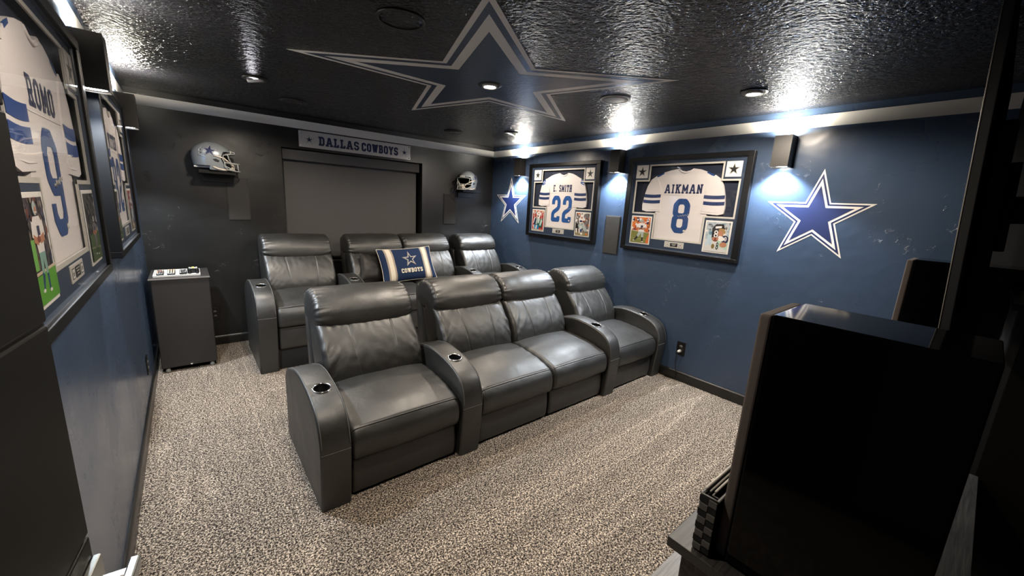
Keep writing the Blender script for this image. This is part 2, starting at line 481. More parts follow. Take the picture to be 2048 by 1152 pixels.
# ================================================================== ROOM SHELL
structure('floor', MB().box((-0.1, FY - 0.1, -0.1), (RW + 0.1, RY + 0.3, 0)), M_CARPET)
structure('ceiling', MB().box((-0.1, FY - 0.1, RH), (RW + 0.1, RY + 0.3, RH + 0.1)), M_CEIL)
structure('wall_left', MB().box((-0.1, FY - 0.1, 0), (0, RY + 0.3, RH)), M_NAVY)
structure('wall_right', MB().box((RW, FY - 0.1, 0), (RW + 0.1, 0.05, RH), mi=1).box((RW, 0.05, 0), (RW + 0.1, RY + 0.3, RH)), [M_NAVY, M_DARK])  # front end coloured black as painted-in shade behind the television
structure('wall_front', MB().box((0, FY - 0.1, 0), (RW, FY, RH)), M_DARK)
NX0, NX1, NZ0, NZ1, ND = 1.178, 2.822, 0.86, 2.095, 0.15
mb = MB()
mb.box((0, RY, 0), (NX0, RY + 0.3, RH)); mb.box((NX1, RY, 0), (RW, RY + 0.3, RH))
mb.box((NX0, RY, NZ1), (NX1, RY + 0.3, RH)); mb.box((NX0, RY, 0), (NX1, RY + 0.3, NZ0))
structure('wall_back', mb, M_BLACKW)
# window in the niche: frame, pane and black sill
mb = MB()
yb = RY + ND + 0.06
for a, b in (((NX0, yb, NZ0), (NX0 + 0.06, yb + 0.05, NZ1)), ((NX1 - 0.06, yb, NZ0), (NX1, yb + 0.05, NZ1)),
             ((NX0, yb, NZ1 - 0.06), (NX1, yb + 0.05, NZ1)), ((NX0, yb, NZ0), (NX1, yb + 0.05, NZ0 + 0.06)), ((1.97, yb, NZ0), (2.03, yb + 0.05, NZ1))):
    mb.box(a, b, 0.004)
win = structure('window_1', mb, M_BASEB)
MB().box((NX0 + 0.03, yb + 0.02, NZ0 + 0.03), (NX1 - 0.03, yb + 0.028, NZ1 - 0.03)).build('pane', M_GLASS, win)
MB().box((NX0, yb + 0.06, NZ0), (NX1, yb + 0.08, NZ1)).build('blackout_panel', M_DARK, win)
structure('trim_4', MB().box((NX0 - 0.03, RY - 0.03, NZ0 - 0.03), (NX1 + 0.03, RY + ND + 0.05, NZ0), 0.006), M_BASEB)
# painted stripe below the ceiling
Z0S, Z1S = 2.3046, 2.3903
structure('trim_1', MB().box((RW - 0.002, 0.05, Z0S), (RW, RY, Z1S)), M_STRIPE)
structure('trim_2', MB().box((0, RY - 0.002, Z0S), (RW, RY, Z1S)), M_STRIPE)
structure('trim_3', MB().box((0, FY, Z0S), (0.002, RY, Z1S)), M_STRIPE)
def baseboard(name, a, b, axis, sgn):
    prof = [(0, 0), (0.015, 0), (0.015, 0.078), (0.012, 0.088), (0.006, 0.0966), (0, 0.0966)]
    mb = MB()
    if axis == 'y': fn = lambda p, q, h: (a[0] + sgn * p, a[1] + h, q); ln = b - a[1]
    else: fn = lambda p, q, h: (a[0] + h, a[1] + sgn * p, q); ln = b - a[0]
    mb.prism(prof, fn, ln)
    structure(name, mb, M_BASEB)
baseboard('baseboard_right', (RW, FY), RY, 'y', -1)
baseboard('baseboard_left', (0, FY), RY, 'y', 1)
baseboard('baseboard_back', (0.015, RY), RW - 0.015, 'x', -1)
baseboard('baseboard_front', (0.015, FY), RW - 0.015, 'x', 1)

# open black door leaf standing almost flat to the left wall, beside the camera
DH = Vector((0.020, 0.235)); DE = Vector((0.1195, 1.03))
dv = (DE - DH).normalized(); dn = Vector((dv.y, -dv.x)); dl = (DE - DH).length
def dfn(a, b, z): return (DH.x + dv.x * a + dn.x * b, DH.y + dv.y * a + dn.y * b, z)
def dbox(mb, a0, a1, b0, b1, z0, z1, bev=0.0):
    bm = bmesh.new(); bmesh.ops.create_cube(bm, size=1.0)
    for v in bm.verts: v.co = Vector(((a0 + a1) / 2 + v.co.x * (a1 - a0), (b0 + b1) / 2 + v.co.y * (b1 - b0), (z0 + z1) / 2 + v.co.z * (z1 - z0)))
    if bev: bmesh.ops.bevel(bm, geom=list(bm.edges), offset=bev, segments=2, profile=0.5, affect='EDGES')
    for v in bm.verts: v.co = Vector(dfn(*v.co))
    mb.from_bm(bm)
mb = MB()
dbox(mb, 0.002, dl - 0.002, -0.032, -0.006, 0.014, 2.052)
for z0, z1 in ((0.012, 0.44), (0.447, 0.925), (0.932, 1.365), (1.372, 1.72), (1.727, 2.054)): dbox(mb, 0, dl, -0.034, 0, z0, z1, 0.004)
door = structure('door_1', mb, M_DOOR)
mb = MB()
dbox(mb, dl - 0.075, dl - 0.004, 0.0, 0.014, 0.79, 0.882, 0.003)
dbox(mb, dl - 0.052, dl - 0.028, 0.012, 0.06, 0.825, 0.849, 0.004)
dbox(mb, dl - 0.19, dl - 0.005, 0.052, 0.07, 0.822, 0.852, 0.004)
h = mb.build('door_handle', M_NICKEL, door); h['label'] = 'brushed nickel lever handle'

# ================================================================== CEILING FITTINGS
CEIL_DN = Matrix.Rotation(PI, 4, 'X')
def downlight(x, y, label, lens, watts, aim=(0, 0, -1), tilt=(0, 0)):
    t = thing('recessed_light', label, 'light', (x, y, RH), group='recessed ceiling spotlights')
    # black flush trim ring with a stepped baffle, white gimbal and lens
    MB().lathe([(0.050, 0.0), (0.080, 0.0), (0.083, -0.004), (0.080, -0.008), (0.056, -0.010), (0.050, -0.006), (0.050, 0.0)], n=40).build('trim_ring', M_SCONCE, t)
    R = Matrix.Rotation(tilt[0], 4, 'X') @ Matrix.Rotation(tilt[1], 4, 'Y')
    M = Matrix.Translation((0, 0, -0.012)) @ R
    MB().lathe([(0.036, 0.004), (0.038, -0.004), (0.050, -0.010), (0.054, -0.006), (0.054, 0.010)], M, n=40).build('gimbal', M_WHITEP, t)
    MB().disc(M @ Matrix.Translation((0, 0, -0.002)), 0.037).build('lens', lens, t)
    spot('lamp', t, (0, 0, -0.035), aim, watts, DOWN_C, 166, 0.4, 0.065)
downlight(0.818, 3.726, 'small ceiling spotlight near the left wall, pale bulb barely lit', M_LENS_D, DOWN_W * 0.9, tilt=(0.25, -0.3))
downlight(2.064, 2.45, 'glowing ceiling spotlight in the middle of the painted star', M_LENS_W, DOWN_W)
downlight(3.301, 1.19, 'glowing ceiling spotlight nearest the tall wall lamp by the big wall star', M_LENS_W, DOWN_W)
downlight(3.321, 3.765, 'far ceiling spotlight near the back right corner, seen edge-on', M_LENS_D, DOWN_W * 0.9, tilt=(0.2, 0.2))
downlight(0.818, 1.19, 'ceiling spotlight above the left aisle, out of the picture', M_LENS_W, DOWN_W)

def ceiling_speaker(x, y, label, pale):
    t = thing('ceiling_speaker', label, 'speaker', (x, y, RH), group='round ceiling speakers')
    MB().lathe([(0.098, 0.0), (0.112, 0.0), (0.113, -0.006), (0.106, -0.009), (0.098, -0.007)], n=48).build('rim', M_WHITEP if pale else M_SCONCE, t)
    MB().lathe([(0.0005, -0.008), (0.06, -0.0075), (0.1, -0.006), (0.1, -0.001)], n=48).build('grille', mat('glare_grille', (0.33, 0.33, 0.31), 0.55) if pale else M_CEIL, t)  # pale rim and grille paint in light reflected off a black cover
ceiling_speaker(2.895, 2.00, 'round ceiling speaker, coloured pale for its reflected light, beside the right tip of the ceiling star', True)
ceiling_speaker(1.185, 4.31, 'black round ceiling speaker near the back wall, left of the painted star', False)
ceiling_speaker(1.185, 1.95, 'black round ceiling speaker near the top of the picture, left of the painted star', False)
ceiling_speaker(2.900, 4.35, 'black round ceiling speaker above the right helmet', False)

cs = MB()
star_stack(cs, 1.25, lambda a, b, h: (2.055 - a, 2.445 + b, RH - 0.0005 - h), 90, (1.0, 0.925, 0.835, 0.69), (0, 1, 0, 1))
tag(cs.build('ceiling_star', [M_CSTAR_G, M_CSTAR_N]), 'huge navy and grey five-pointed star painted across the black ceiling', 'star')

# ================================================================== SCONCES
def sconce(x, y, face, label):
    """box wall lamp throwing light up and down; face = +1 looks to +x, -1 to -x"""
    t = thing('wall_sconce', label, 'wall lamp', (x, y, 2.02), 0, 'up and down wall lamps')
    W, Dp, H, th = 0.118, 0.112, 0.232, 0.004
    X = lambda a: face * a
    mb = MB()
    for a, b in (((X(0.004), -W / 2, 0), (X(Dp), -W / 2 + th, H)), ((X(0.004), W / 2 - th, 0), (X(Dp), W / 2, H)),
                 ((X(Dp - th), -W / 2 + th, 0), (X(Dp), W / 2 - th, H)), ((X(0.004), -W / 2 + th, 0), (X(0.008), W / 2 - th, H))):
        mb.box(a, b)
    mb.build('housing', M_SCONCE, t)
    MB().box((0, -0.04, 0.06), (X(0.006), 0.04, 0.17)).build('wall_plate', M_SCONCE, t)
    for nm, z, zz, wt in (('lens', 0.008, -0.012, SC_DN_W), ('lens', H - 0.008, H + 0.012, SC_UP_W)):
        M = Matrix.Translation((X(0.058), 0, z))
        MB().disc(M, 0.044).build(nm, M_LENS_C if z < 0.1 else M_LENS_UP, t)
        MB().lathe([(0.044, -0.003), (0.050, -0.003), (0.0525, 0.003), (0.0525, 0.006), (0.044, 0.006)], M, n=32).build('bezel', M_SCONCE, t)
        spot('lamp', t, (X(0.058), 0, zz), (0, 0, -1 if z < 0.1 else 1), wt, SCONCE_C if z < 0.1 else (1.0, 0.93, 0.82), 125 if z < 0.1 else 140, 0.4, 0.04)
sconce(RW, 1.155, -1, 'black box wall lamp beside the big star, right of the framed number 8 jersey')
sconce(RW, 2.69, -1, 'black box wall lamp between the two framed jerseys on the right wall')
sconce(RW, 4.30, -1, 'black box wall lamp above the far small wall star near the corner')
sconce(0, 2.69, 1, 'black box wall lamp between the two framed jerseys on the left wall')
sconce(0, 4.19, 1, 'black box wall lamp past the far framed jersey on the left wall')

# ================================================================== WALL STARS, BANNER
def wall_star(y, z, label):
    mb = MB()
    star_stack(mb, 0.352, lambda a, b, h: (-h, -a, b), 90, (1.0, 0.907, 0.80, 0.66), (0, 1, 0, 1))
    o = mb.build('wall_star', [M_VINYL_W, M_VINYL_N])
    o.location = (RW, y, z)
    tag(o, label, 'star', 'navy star decals')
wall_star(0.885, 1.655, 'large navy star decal with white outline right of the last wall lamp')
wall_star(4.535, 1.655, 'navy star decal with white outline squeezed between the corner and a framed jersey')

t = thing('banner_sign', 'long brushed silver sign with navy western lettering above the window shade', 'sign', (1.9985, RY, 2.205))
MB().box((-0.648, -0.012, -0.085), (0.648, -0.002, 0.085), 0.002).build('panel', M_ALU, t)
sf = lambda a, b, l: (a, -0.0125 - l, b)
mb = MB()
lettering(mb, 'DALLAS', -0.445, -0.005, -0.052, 0.046, sf, 0.21, 0.50, 0.18)
mb.build('lettering', M_NAVYTW, t, recalc=False)
mb = MB()
lettering(mb, 'COWBOYS', 0.025, 0.480, -0.052, 0.046, sf, 0.22, 0.42, 0.12)
mb.build('lettering', M_NAVYTW, t, recalc=False)
for sx in (-0.545, 0.565):
    mb = MB()
    star_stack(mb, 0.062, lambda a, b, h: (sx + a, -0.0125 - h, b - 0.003), 90, (1.0, 0.9, 0.80, 0.56), (1, 0, 1, 0), dh=0.0004)
    mb.build('star_emblem', [M_NAVYTW, M_WHITE], t)
for sx in (-0.63, 0.63):
    for sz in (-0.068, 0.068):
        MB().lathe([(0.0004, -0.003), (0.006, -0.002), (0.008, 0.0)], Matrix.Translation((sx, -0.012, sz)) @ Matrix.Rotation(-PI / 2, 4, 'X'), n=12).build('screw', M_CHROME, t)

# roller shade in the niche
t = thing('roller_shade', 'charcoal roller shade pulled down inside the window niche', 'window shade', (2.0, RY + 0.11, NZ0))
def rs(mb, name, m): return mb.build(name, m, t, origin=(2.0, RY + 0.11, NZ0))
mb = MB(); nx = 40
vs = []; 
for i in range(nx + 1):
    x = 1.195 + (2.785 - 1.195) * i / nx
    for z in (0.885, 1.3, 1.7, 1.985): vs.append((x, RY + 0.105 + 0.003 * math.sin(x * 7.0) * (1.99 - z), z))
fs = [[i * 4 + j, (i + 1) * 4 + j, (i + 1) * 4 + j + 1, i * 4 + j + 1] for i in range(nx) for j in range(3)]
mb.add(vs, fs, 0, True)
rs(mb, 'shade_cloth', M_SHADE)
rs(MB().box((1.19, RY + 0.04, 1.975), (2.80, RY + 0.12, 2.085), 0.01), 'valance', M_SHADE)
rs(MB().box((1.195, RY + 0.097, 0.868), (2.785, RY + 0.113, 0.890), 0.004), 'bottom_rail', M_BASEB)

# ================================================================== FLUSH SPEAKERS AND OUTLETS
def flush_speaker(loc, rz, wd, ht, m, label):
    t = thing('wall_speaker', label, 'speaker', loc, rz, 'flush wall speakers')
    MB().box((-wd / 2, -0.008, 0), (wd / 2, -0.0005, ht), 0.002).build('rim', M_BASEB if m is not M_GREYGR else m, t)
    MB().box((-wd / 2 + 0.006, -0.012, 0.006), (wd / 2 - 0.006, -0.004, ht - 0.006), 0.003).build('grille', m, t)
flush_speaker((0.762, RY, 1.312), 0, 0.19, 0.424, M_GREYGR, 'charcoal flush wall speaker below the left helmet shelf')
flush_speaker((3.250, RY, 1.304), 0, 0.20, 0.424, M_GRILLEB, 'black flush wall speaker below the right helmet shelf')
flush_speaker((RW, 2.706, 1.143), -PI / 2, 0.197, 0.424, M_GREYGR, 'charcoal flush wall speaker between the two framed jerseys on the right wall')

def outlet(loc, rz, label, sc=1.0):
    t = thing('wall_outlet', label, 'outlet', loc, rz, 'black wall outlets')
    MB().box((-0.043, -0.006, 0), (0.043, -0.0005, 0.138), 0.003).build('cover_plate', M_CUPBLK, t)
    for z in (0.046, 0.092):
        o = MB().lathe([(0.0003, 0.0), (0.017, 0.0), (0.0185, -0.002)], Matrix.Translation((0, -0.0085, z)) @ Matrix.Rotation(PI / 2, 4, 'X') @ Matrix.Scale(0.85, 4, (0, 1, 0)), n=20)
        o.build('socket', mat('grey_socket', (0.05, 0.05, 0.05), 0.5), t)
        mb = MB()
        for sx in (-0.006, 0.006): mb.box((sx - 0.001, -0.0095, z - 0.001), (sx + 0.001, -0.008, z + 0.009))
        mb.build('slot', M_SILVER, t)
    return t
outlet((RW, 1.742, 0.260), -PI / 2, 'black wall outlet with a plug in it, beside the last front seat')
outlet((0.473, RY, 0.268), 0, 'black wall outlet on the back wall beside the small fridge')
outlet((0, 3.832, 0.228), PI / 2, 'black wall outlet low on the left wall near the small fridge')
t = thing('power_cord', 'thin black power cord hanging from the outlet plug to the floor', 'cord', (RW, 1.742, 0.0))
MB().lathe([(0.0003, -0.040), (0.010, -0.038), (0.014, -0.024), (0.016, -0.002), (0.0003, 0)], Matrix.Translation((-0.010, 0.002, 0.306)) @ Matrix.Rotation(PI / 2, 4, 'Y') , n=14).build('plug', M_SILVER, t)
MB().tube([(-0.048, 0.002, 0.306), (-0.058, 0.006, 0.29), (-0.048, 0.016, 0.22), (-0.032, 0.012, 0.13), (-0.022, 0.004, 0.07), (-0.026, 0.006, 0.03), (-0.028, 0.02, 0.008), (-0.028, 0.12, 0.006)], 0.003, 6).build('wire', M_CUPBLK, t)

# ================================================================== FRAMED JERSEYS
PC = {}
def pcol(c, rough=0.45):
    k = tuple(round(x, 3) for x in c)
    if k not in PC: PC[k] = mat('photo_print_%d' % len(PC), k, rough)
    return PC[k]
def photo(parent, s0, s1, z0, z1, y, layers, seed, palette, horizon=0.0):
    """a printed photograph behind a bevelled white mount: confetti crowd, ground, then flat figure shapes"""
    rnd = random.Random(seed)
    mats = [M_WHITE]; mb = MB()
    def mi(c):
        m = pcol(c)
        if m not in mats: mats.append(m)
        return mats.index(m)
    b = 0.013
    mb.box((s0, y - 0.003, z0), (s1, y, z1), 0.0015)
    W, H = s1 - s0 - 2 * b, z1 - z0 - 2 * b
    lay = [0]
    def poly(pts, c):
        lay[0] += 1
        yy = y - 0.0032 - 0.00003 * lay[0]
        q = [(min(1, max(0, u)), min(1, max(0, v))) for u, v in pts]
        mb.add([(s0 + b + u * W, yy, z0 + b + v * H) for u, v in q], [list(range(len(q)))], mi(c))
    poly([(0, 0), (1, 0), (1, 1), (0, 1)], palette[0])
    for k in range(110):
        u, v = rnd.random(), horizon + rnd.random() * (1 - horizon)
        r = 0.03 + 0.05 * rnd.random(); a0 = rnd.random() * 6
        n = rnd.choice((4, 5, 6))
        poly([(u + r * math.cos(a0 + 2 * PI * i / n) * rnd.uniform(0.6, 1.3), max(horizon, v + 0.8 * r * math.sin(a0 + 2 * PI * i / n) * rnd.uniform(0.6, 1.4))) for i in range(n)], rnd.choice(palette))
    for pts, c in layers:
        poly(pts, c)
    return mb.build('photo', mats, parent, recalc=False)
def ell(u, v, a, b, n=14): return [(u + a * math.cos(2 * PI * k / n), v + b * math.sin(2 * PI * k / n)) for k in range(n)]
def limb(a, b, ra, rb):
    d = Vector((b[0] - a[0], b[1] - a[1])); q = Vector((-d.y, d.x)).normalized()
    return [(a[0] + q.x * ra, a[1] + q.y * ra), (b[0] + q.x * rb, b[1] + q.y * rb), (b[0] - q.x * rb, b[1] - q.y * rb), (a[0] - q.x * ra, a[1] - q.y * ra)]
WHT, SLV, GRN, SKN, NVY, BRN, BLK = (0.78, 0.74, 0.72), (0.40, 0.47, 0.46), (0.10, 0.22, 0.03), (0.45, 0.20, 0.11), (0.012, 0.02, 0.075), (0.20, 0.05, 0.03), (0.01, 0.01, 0.012)
RED, ORG_, TEAL, GRY, CRM = (0.45, 0.02, 0.025), (0.70, 0.16, 0.03), (0.02, 0.20, 0.42), (0.16, 0.15, 0.15), (0.60, 0.50, 0.36)
OLV = (0.20, 0.21, 0.05)
def figure(cx, top, h, w, pants=SLV, jersey=WHT, boots=BLK, stride=0.5):
    """a standing player, drawn from flat shapes: helmet, shoulders, torso, arms round a ball, legs, boots"""
    t = top; k = h; x = cx
    return [
        (limb((x - 0.05 * w, t - 0.52 * k), (x - stride * 0.22 * w, t - 0.76 * k), 0.085 * w, 0.055 * w), pants),
        (limb((x - stride * 0.22 * w, t - 0.76 * k), (x - stride * 0.42 * w, t - 0.93 * k), 0.055 * w, 0.035 * w), boots),
        (limb((x + 0.07 * w, t - 0.52 * k), (x + 0.10 * w, t - 0.78 * k), 0.085 * w, 0.055 * w), pants),
        (limb((x + 0.10 * w, t - 0.78 * k), (x + 0.10 * w, t - 0.96 * k), 0.05 * w, 0.035 * w), boots),
        (ell(x - stride * 0.46 * w, t - 0.94 * k, 0.06 * w, 0.02 * k), WHT), (ell(x + 0.13 * w, t - 0.97 * k, 0.06 * w, 0.02 * k), WHT),
        ([(x - 0.15 * w, t - 0.16 * k), (x - 0.22 * w, t - 0.22 * k), (x - 0.15 * w, t - 0.54 * k), (x + 0.15 * w, t - 0.54 * k), (x + 0.22 * w, t - 0.22 * k), (x + 0.15 * w, t - 0.16 * k)], jersey),
        (limb((x - 0.2 * w, t - 0.22 * k), (x - 0.26 * w, t - 0.38 * k), 0.07 * w, 0.055 * w), jersey), (limb((x + 0.2 * w, t - 0.22 * k), (x + 0.25 * w, t - 0.38 * k), 0.07 * w, 0.055 * w), jersey),
        (limb((x - 0.26 * w, t - 0.38 * k), (x - 0.06 * w, t - 0.43 * k), 0.045 * w, 0.04 * w), SKN), (limb((x + 0.25 * w, t - 0.38 * k), (x + 0.02 * w, t - 0.42 * k), 0.045 * w, 0.04 * w), SKN),
        (ell(x - 0.03 * w, t - 0.40 * k, 0.08 * w, 0.04 * k), BRN),
        ([(x - 0.05 * w, t - 0.26 * k), (x + 0.08 * w, t - 0.26 * k), (x + 0.08 * w, t - 0.36 * k), (x - 0.05 * w, t - 0.36 * k)], NVY),
        (ell(x, t - 0.075 * k, 0.095 * w, 0.075 * k), SLV), (ell(x + 0.03 * w, t - 0.095 * k, 0.05 * w, 0.04 * k), SKN),
        (limb((x - 0.01 * w, t - 0.115 * k), (x + 0.09 * w, t - 0.12 * k), 0.008 * w, 0.008 * w), WHT)]
def photo_a():  # throwing stance on an olive field, orange crowd
    return [([(0, 0), (1, 0), (1, 0.41), (0, 0.47)], OLV), ([(0, 0.46), (1, 0.40), (1, 0.42), (0, 0.49)], CRM), ([(0, 0.16), (1, 0.12), (1, 0.13), (0, 0.17)], (0.5, 0.48, 0.25)),
            ([(0.86, 0.0), (1, 0), (1, 0.4), (0.9, 0.2)], ORG_)] + figure(0.56, 0.92, 0.90, 0.95, stride=0.85)
def photo_b():  # portrait of a player about to throw, over a pale montage
    return [([(0, 0), (1, 0), (1, 0.3), (0, 0.42)], (0.62, 0.62, 0.62)), (ell(0.2, 0.48, 0.10, 0.12), (0.45, 0.60, 0.66)), (ell(0.22, 0.62, 0.07, 0.06), (0.12, 0.24, 0.33)), (limb((0.18, 0.42), (0.1, 0.2), 0.07, 0.05), (0.5, 0.62, 0.7)), (limb((0.24, 0.42), (0.28, 0.2), 0.07, 0.05), (0.45, 0.58, 0.66)),
            ([(0.30, 0.46), (0.27, 0.78), (0.40, 0.93), (0.72, 0.95), (0.80, 0.78), (0.62, 0.52)], BLK), (ell(0.46, 0.66, 0.085, 0.07), WHT), (ell(0.46, 0.55, 0.09, 0.075), WHT), (ell(0.46, 0.66, 0.035, 0.03), BLK), (ell(0.46, 0.55, 0.04, 0.035), BLK), (limb((0.40, 0.82), (0.66, 0.85), 0.035, 0.035), WHT),
            ([(0.55, 0.42), (0.60, 0.20), (0.95, 0.10), (1, 0.10), (1, 0.5), (0.8, 0.5)], (0.42, 0.60, 0.50)),
            (ell(0.86, 0.44, 0.15, 0.14), NVY), (ell(0.70, 0.45, 0.14, 0.08), WHT), (ell(0.88, 0.46, 0.05, 0.075), WHT), (ell(0.88, 0.485, 0.02, 0.02), NVY), (ell(0.88, 0.435, 0.02, 0.02), NVY), (ell(0.82, 0.26, 0.15, 0.09), SKN),
            (ell(0.66, 0.63, 0.12, 0.125), SKN), ([(0.53, 0.72), (0.58, 0.79), (0.74, 0.80), (0.84, 0.72), (0.84, 0.62), (0.74, 0.66), (0.68, 0.73)], (0.36, 0.22, 0.08)), (ell(0.66, 0.50, 0.10, 0.05), WHT),
            (ell(0.46, 0.42, 0.12, 0.075), BRN), (ell(0.37, 0.44, 0.05, 0.06), SKN), (ell(0.54, 0.44, 0.05, 0.05), SKN), (ell(0.40, 0.18, 0.07, 0.085), (0.20, 0.14, 0.03)),
            (ell(0.58, 0.26, 0.05, 0.07), BLK), (ell(0.58, 0.15, 0.055, 0.075), BLK), (ell(0.58, 0.26, 0.02, 0.03), (0.5, 0.6, 0.55)), (ell(0.58, 0.15, 0.022, 0.035), (0.5, 0.6, 0.55))]
def photo_c():  # pile of players, white helmeted runner above blue and teal legs
    return [([(0, 0), (1, 0), (1, 0.04), (0, 0.06)], CRM), ([(0.15, 0.05), (0.62, 0.05), (0.62, 0.26), (0.2, 0.26)], TEAL), ([(0.2, 0.26), (0.3, 0.62), (0.78, 0.58), (0.92, 0.4), (0.9, 0.14), (0.65, 0.16), (0.6, 0.26)], (0.02, 0.10, 0.07)),
            (limb((0.46, 0.6), (0.38, 0.3), 0.09, 0.06), SLV), (limb((0.62, 0.6), (0.56, 0.36), 0.09, 0.06), (0.5, 0.62, 0.58)), (limb((0.86, 0.52), (0.72, 0.24), 0.09, 0.06), (0.42, 0.58, 0.52)), (limb((0.28, 0.58), (0.2, 0.3), 0.10, 0.08), NVY), (limb((0.22, 0.64), (0.1, 0.34), 0.04, 0.035), WHT),
            ([(0.35, 0.84), (0.45, 0.92), (0.7, 0.92), (0.84, 0.82), (0.72, 0.76), (0.66, 0.6), (0.46, 0.6), (0.44, 0.76)], WHT), (ell(0.56, 0.88, 0.10, 0.075), WHT), (ell(0.57, 0.85, 0.05, 0.04), SKN), (ell(0.52, 0.71, 0.05, 0.05), BLK), (limb((0.42, 0.26), (0.36, 0.06), 0.05, 0.05), WHT), (limb((0.13, 0.26), (0.2, 0.08), 0.05, 0.04), WHT), (ell(0.82, 0.06, 0.06, 0.05), SKN)]
def photo_d():  # runner with bent knee
    return [([(0, 0), (1, 0), (1, 0.14), (0, 0.17)], (0.26, 0.22, 0.11)), ([(0, 0.17), (0.25, 0.17), (0.2, 0.5), (0, 0.6)], BLK),
            (limb((0.30, 0.52), (0.42, 0.34), 0.13, 0.10), SLV), (limb((0.52, 0.50), (0.84, 0.22), 0.12, 0.06), SLV), (ell(0.42, 0.36, 0.10, 0.085), (0.55, 0.6, 0.6)), (limb((0.45, 0.28), (0.46, 0.17), 0.08, 0.06), (0.02, 0.07, 0.20)), (ell(0.5, 0.08, 0.09, 0.05), WHT),
            ([(0.22, 0.74), (0.32, 0.82), (0.6, 0.82), (0.72, 0.74), (0.62, 0.56), (0.3, 0.54)], WHT), (ell(0.46, 0.86, 0.13, 0.09), WHT), (ell(0.45, 0.80, 0.07, 0.05), SKN), (ell(0.40, 0.64, 0.10, 0.05), NVY), (ell(0.60, 0.63, 0.10, 0.05), BRN), (ell(0.88, 0.08, 0.06, 0.05), ORG_), (limb((0.1, 0.3), (0.12, 0.1), 0.06, 0.04), WHT), (limb((0.32, 0.28), (0.34, 0.1), 0.05, 0.04), WHT)]
def photo_e():  # tall player standing on bright green turf, dark stand behind
    return [([(0, 0), (1, 0), (1, 0.30), (0, 0.27)], (0.10, 0.33, 0.03)), ([(0, 0.28), (1, 0.30), (1, 0.33), (0, 0.31)], CRM), ([(0.05, 0.33), (0.3, 0.33), (0.3, 0.62), (0.08, 0.62)], (0.16, 0.42, 0.08))] + figure(0.52, 0.97, 0.90, 0.86, pants=(0.22, 0.38, 0.33), boots=(0.015, 0.05, 0.14), stride=0.45)
def photo_f():  # distant play in shade
    return [([(0, 0), (1, 0), (1, 0.42), (0, 0.40)], (0.06, 0.10, 0.03)), ([(0, 0.2), (1, 0.16), (1, 0.18), (0, 0.22)], (0.22, 0.22, 0.14))] + figure(0.56, 0.66, 0.60, 0.7, pants=GRY, jersey=GRY, stride=0.4)

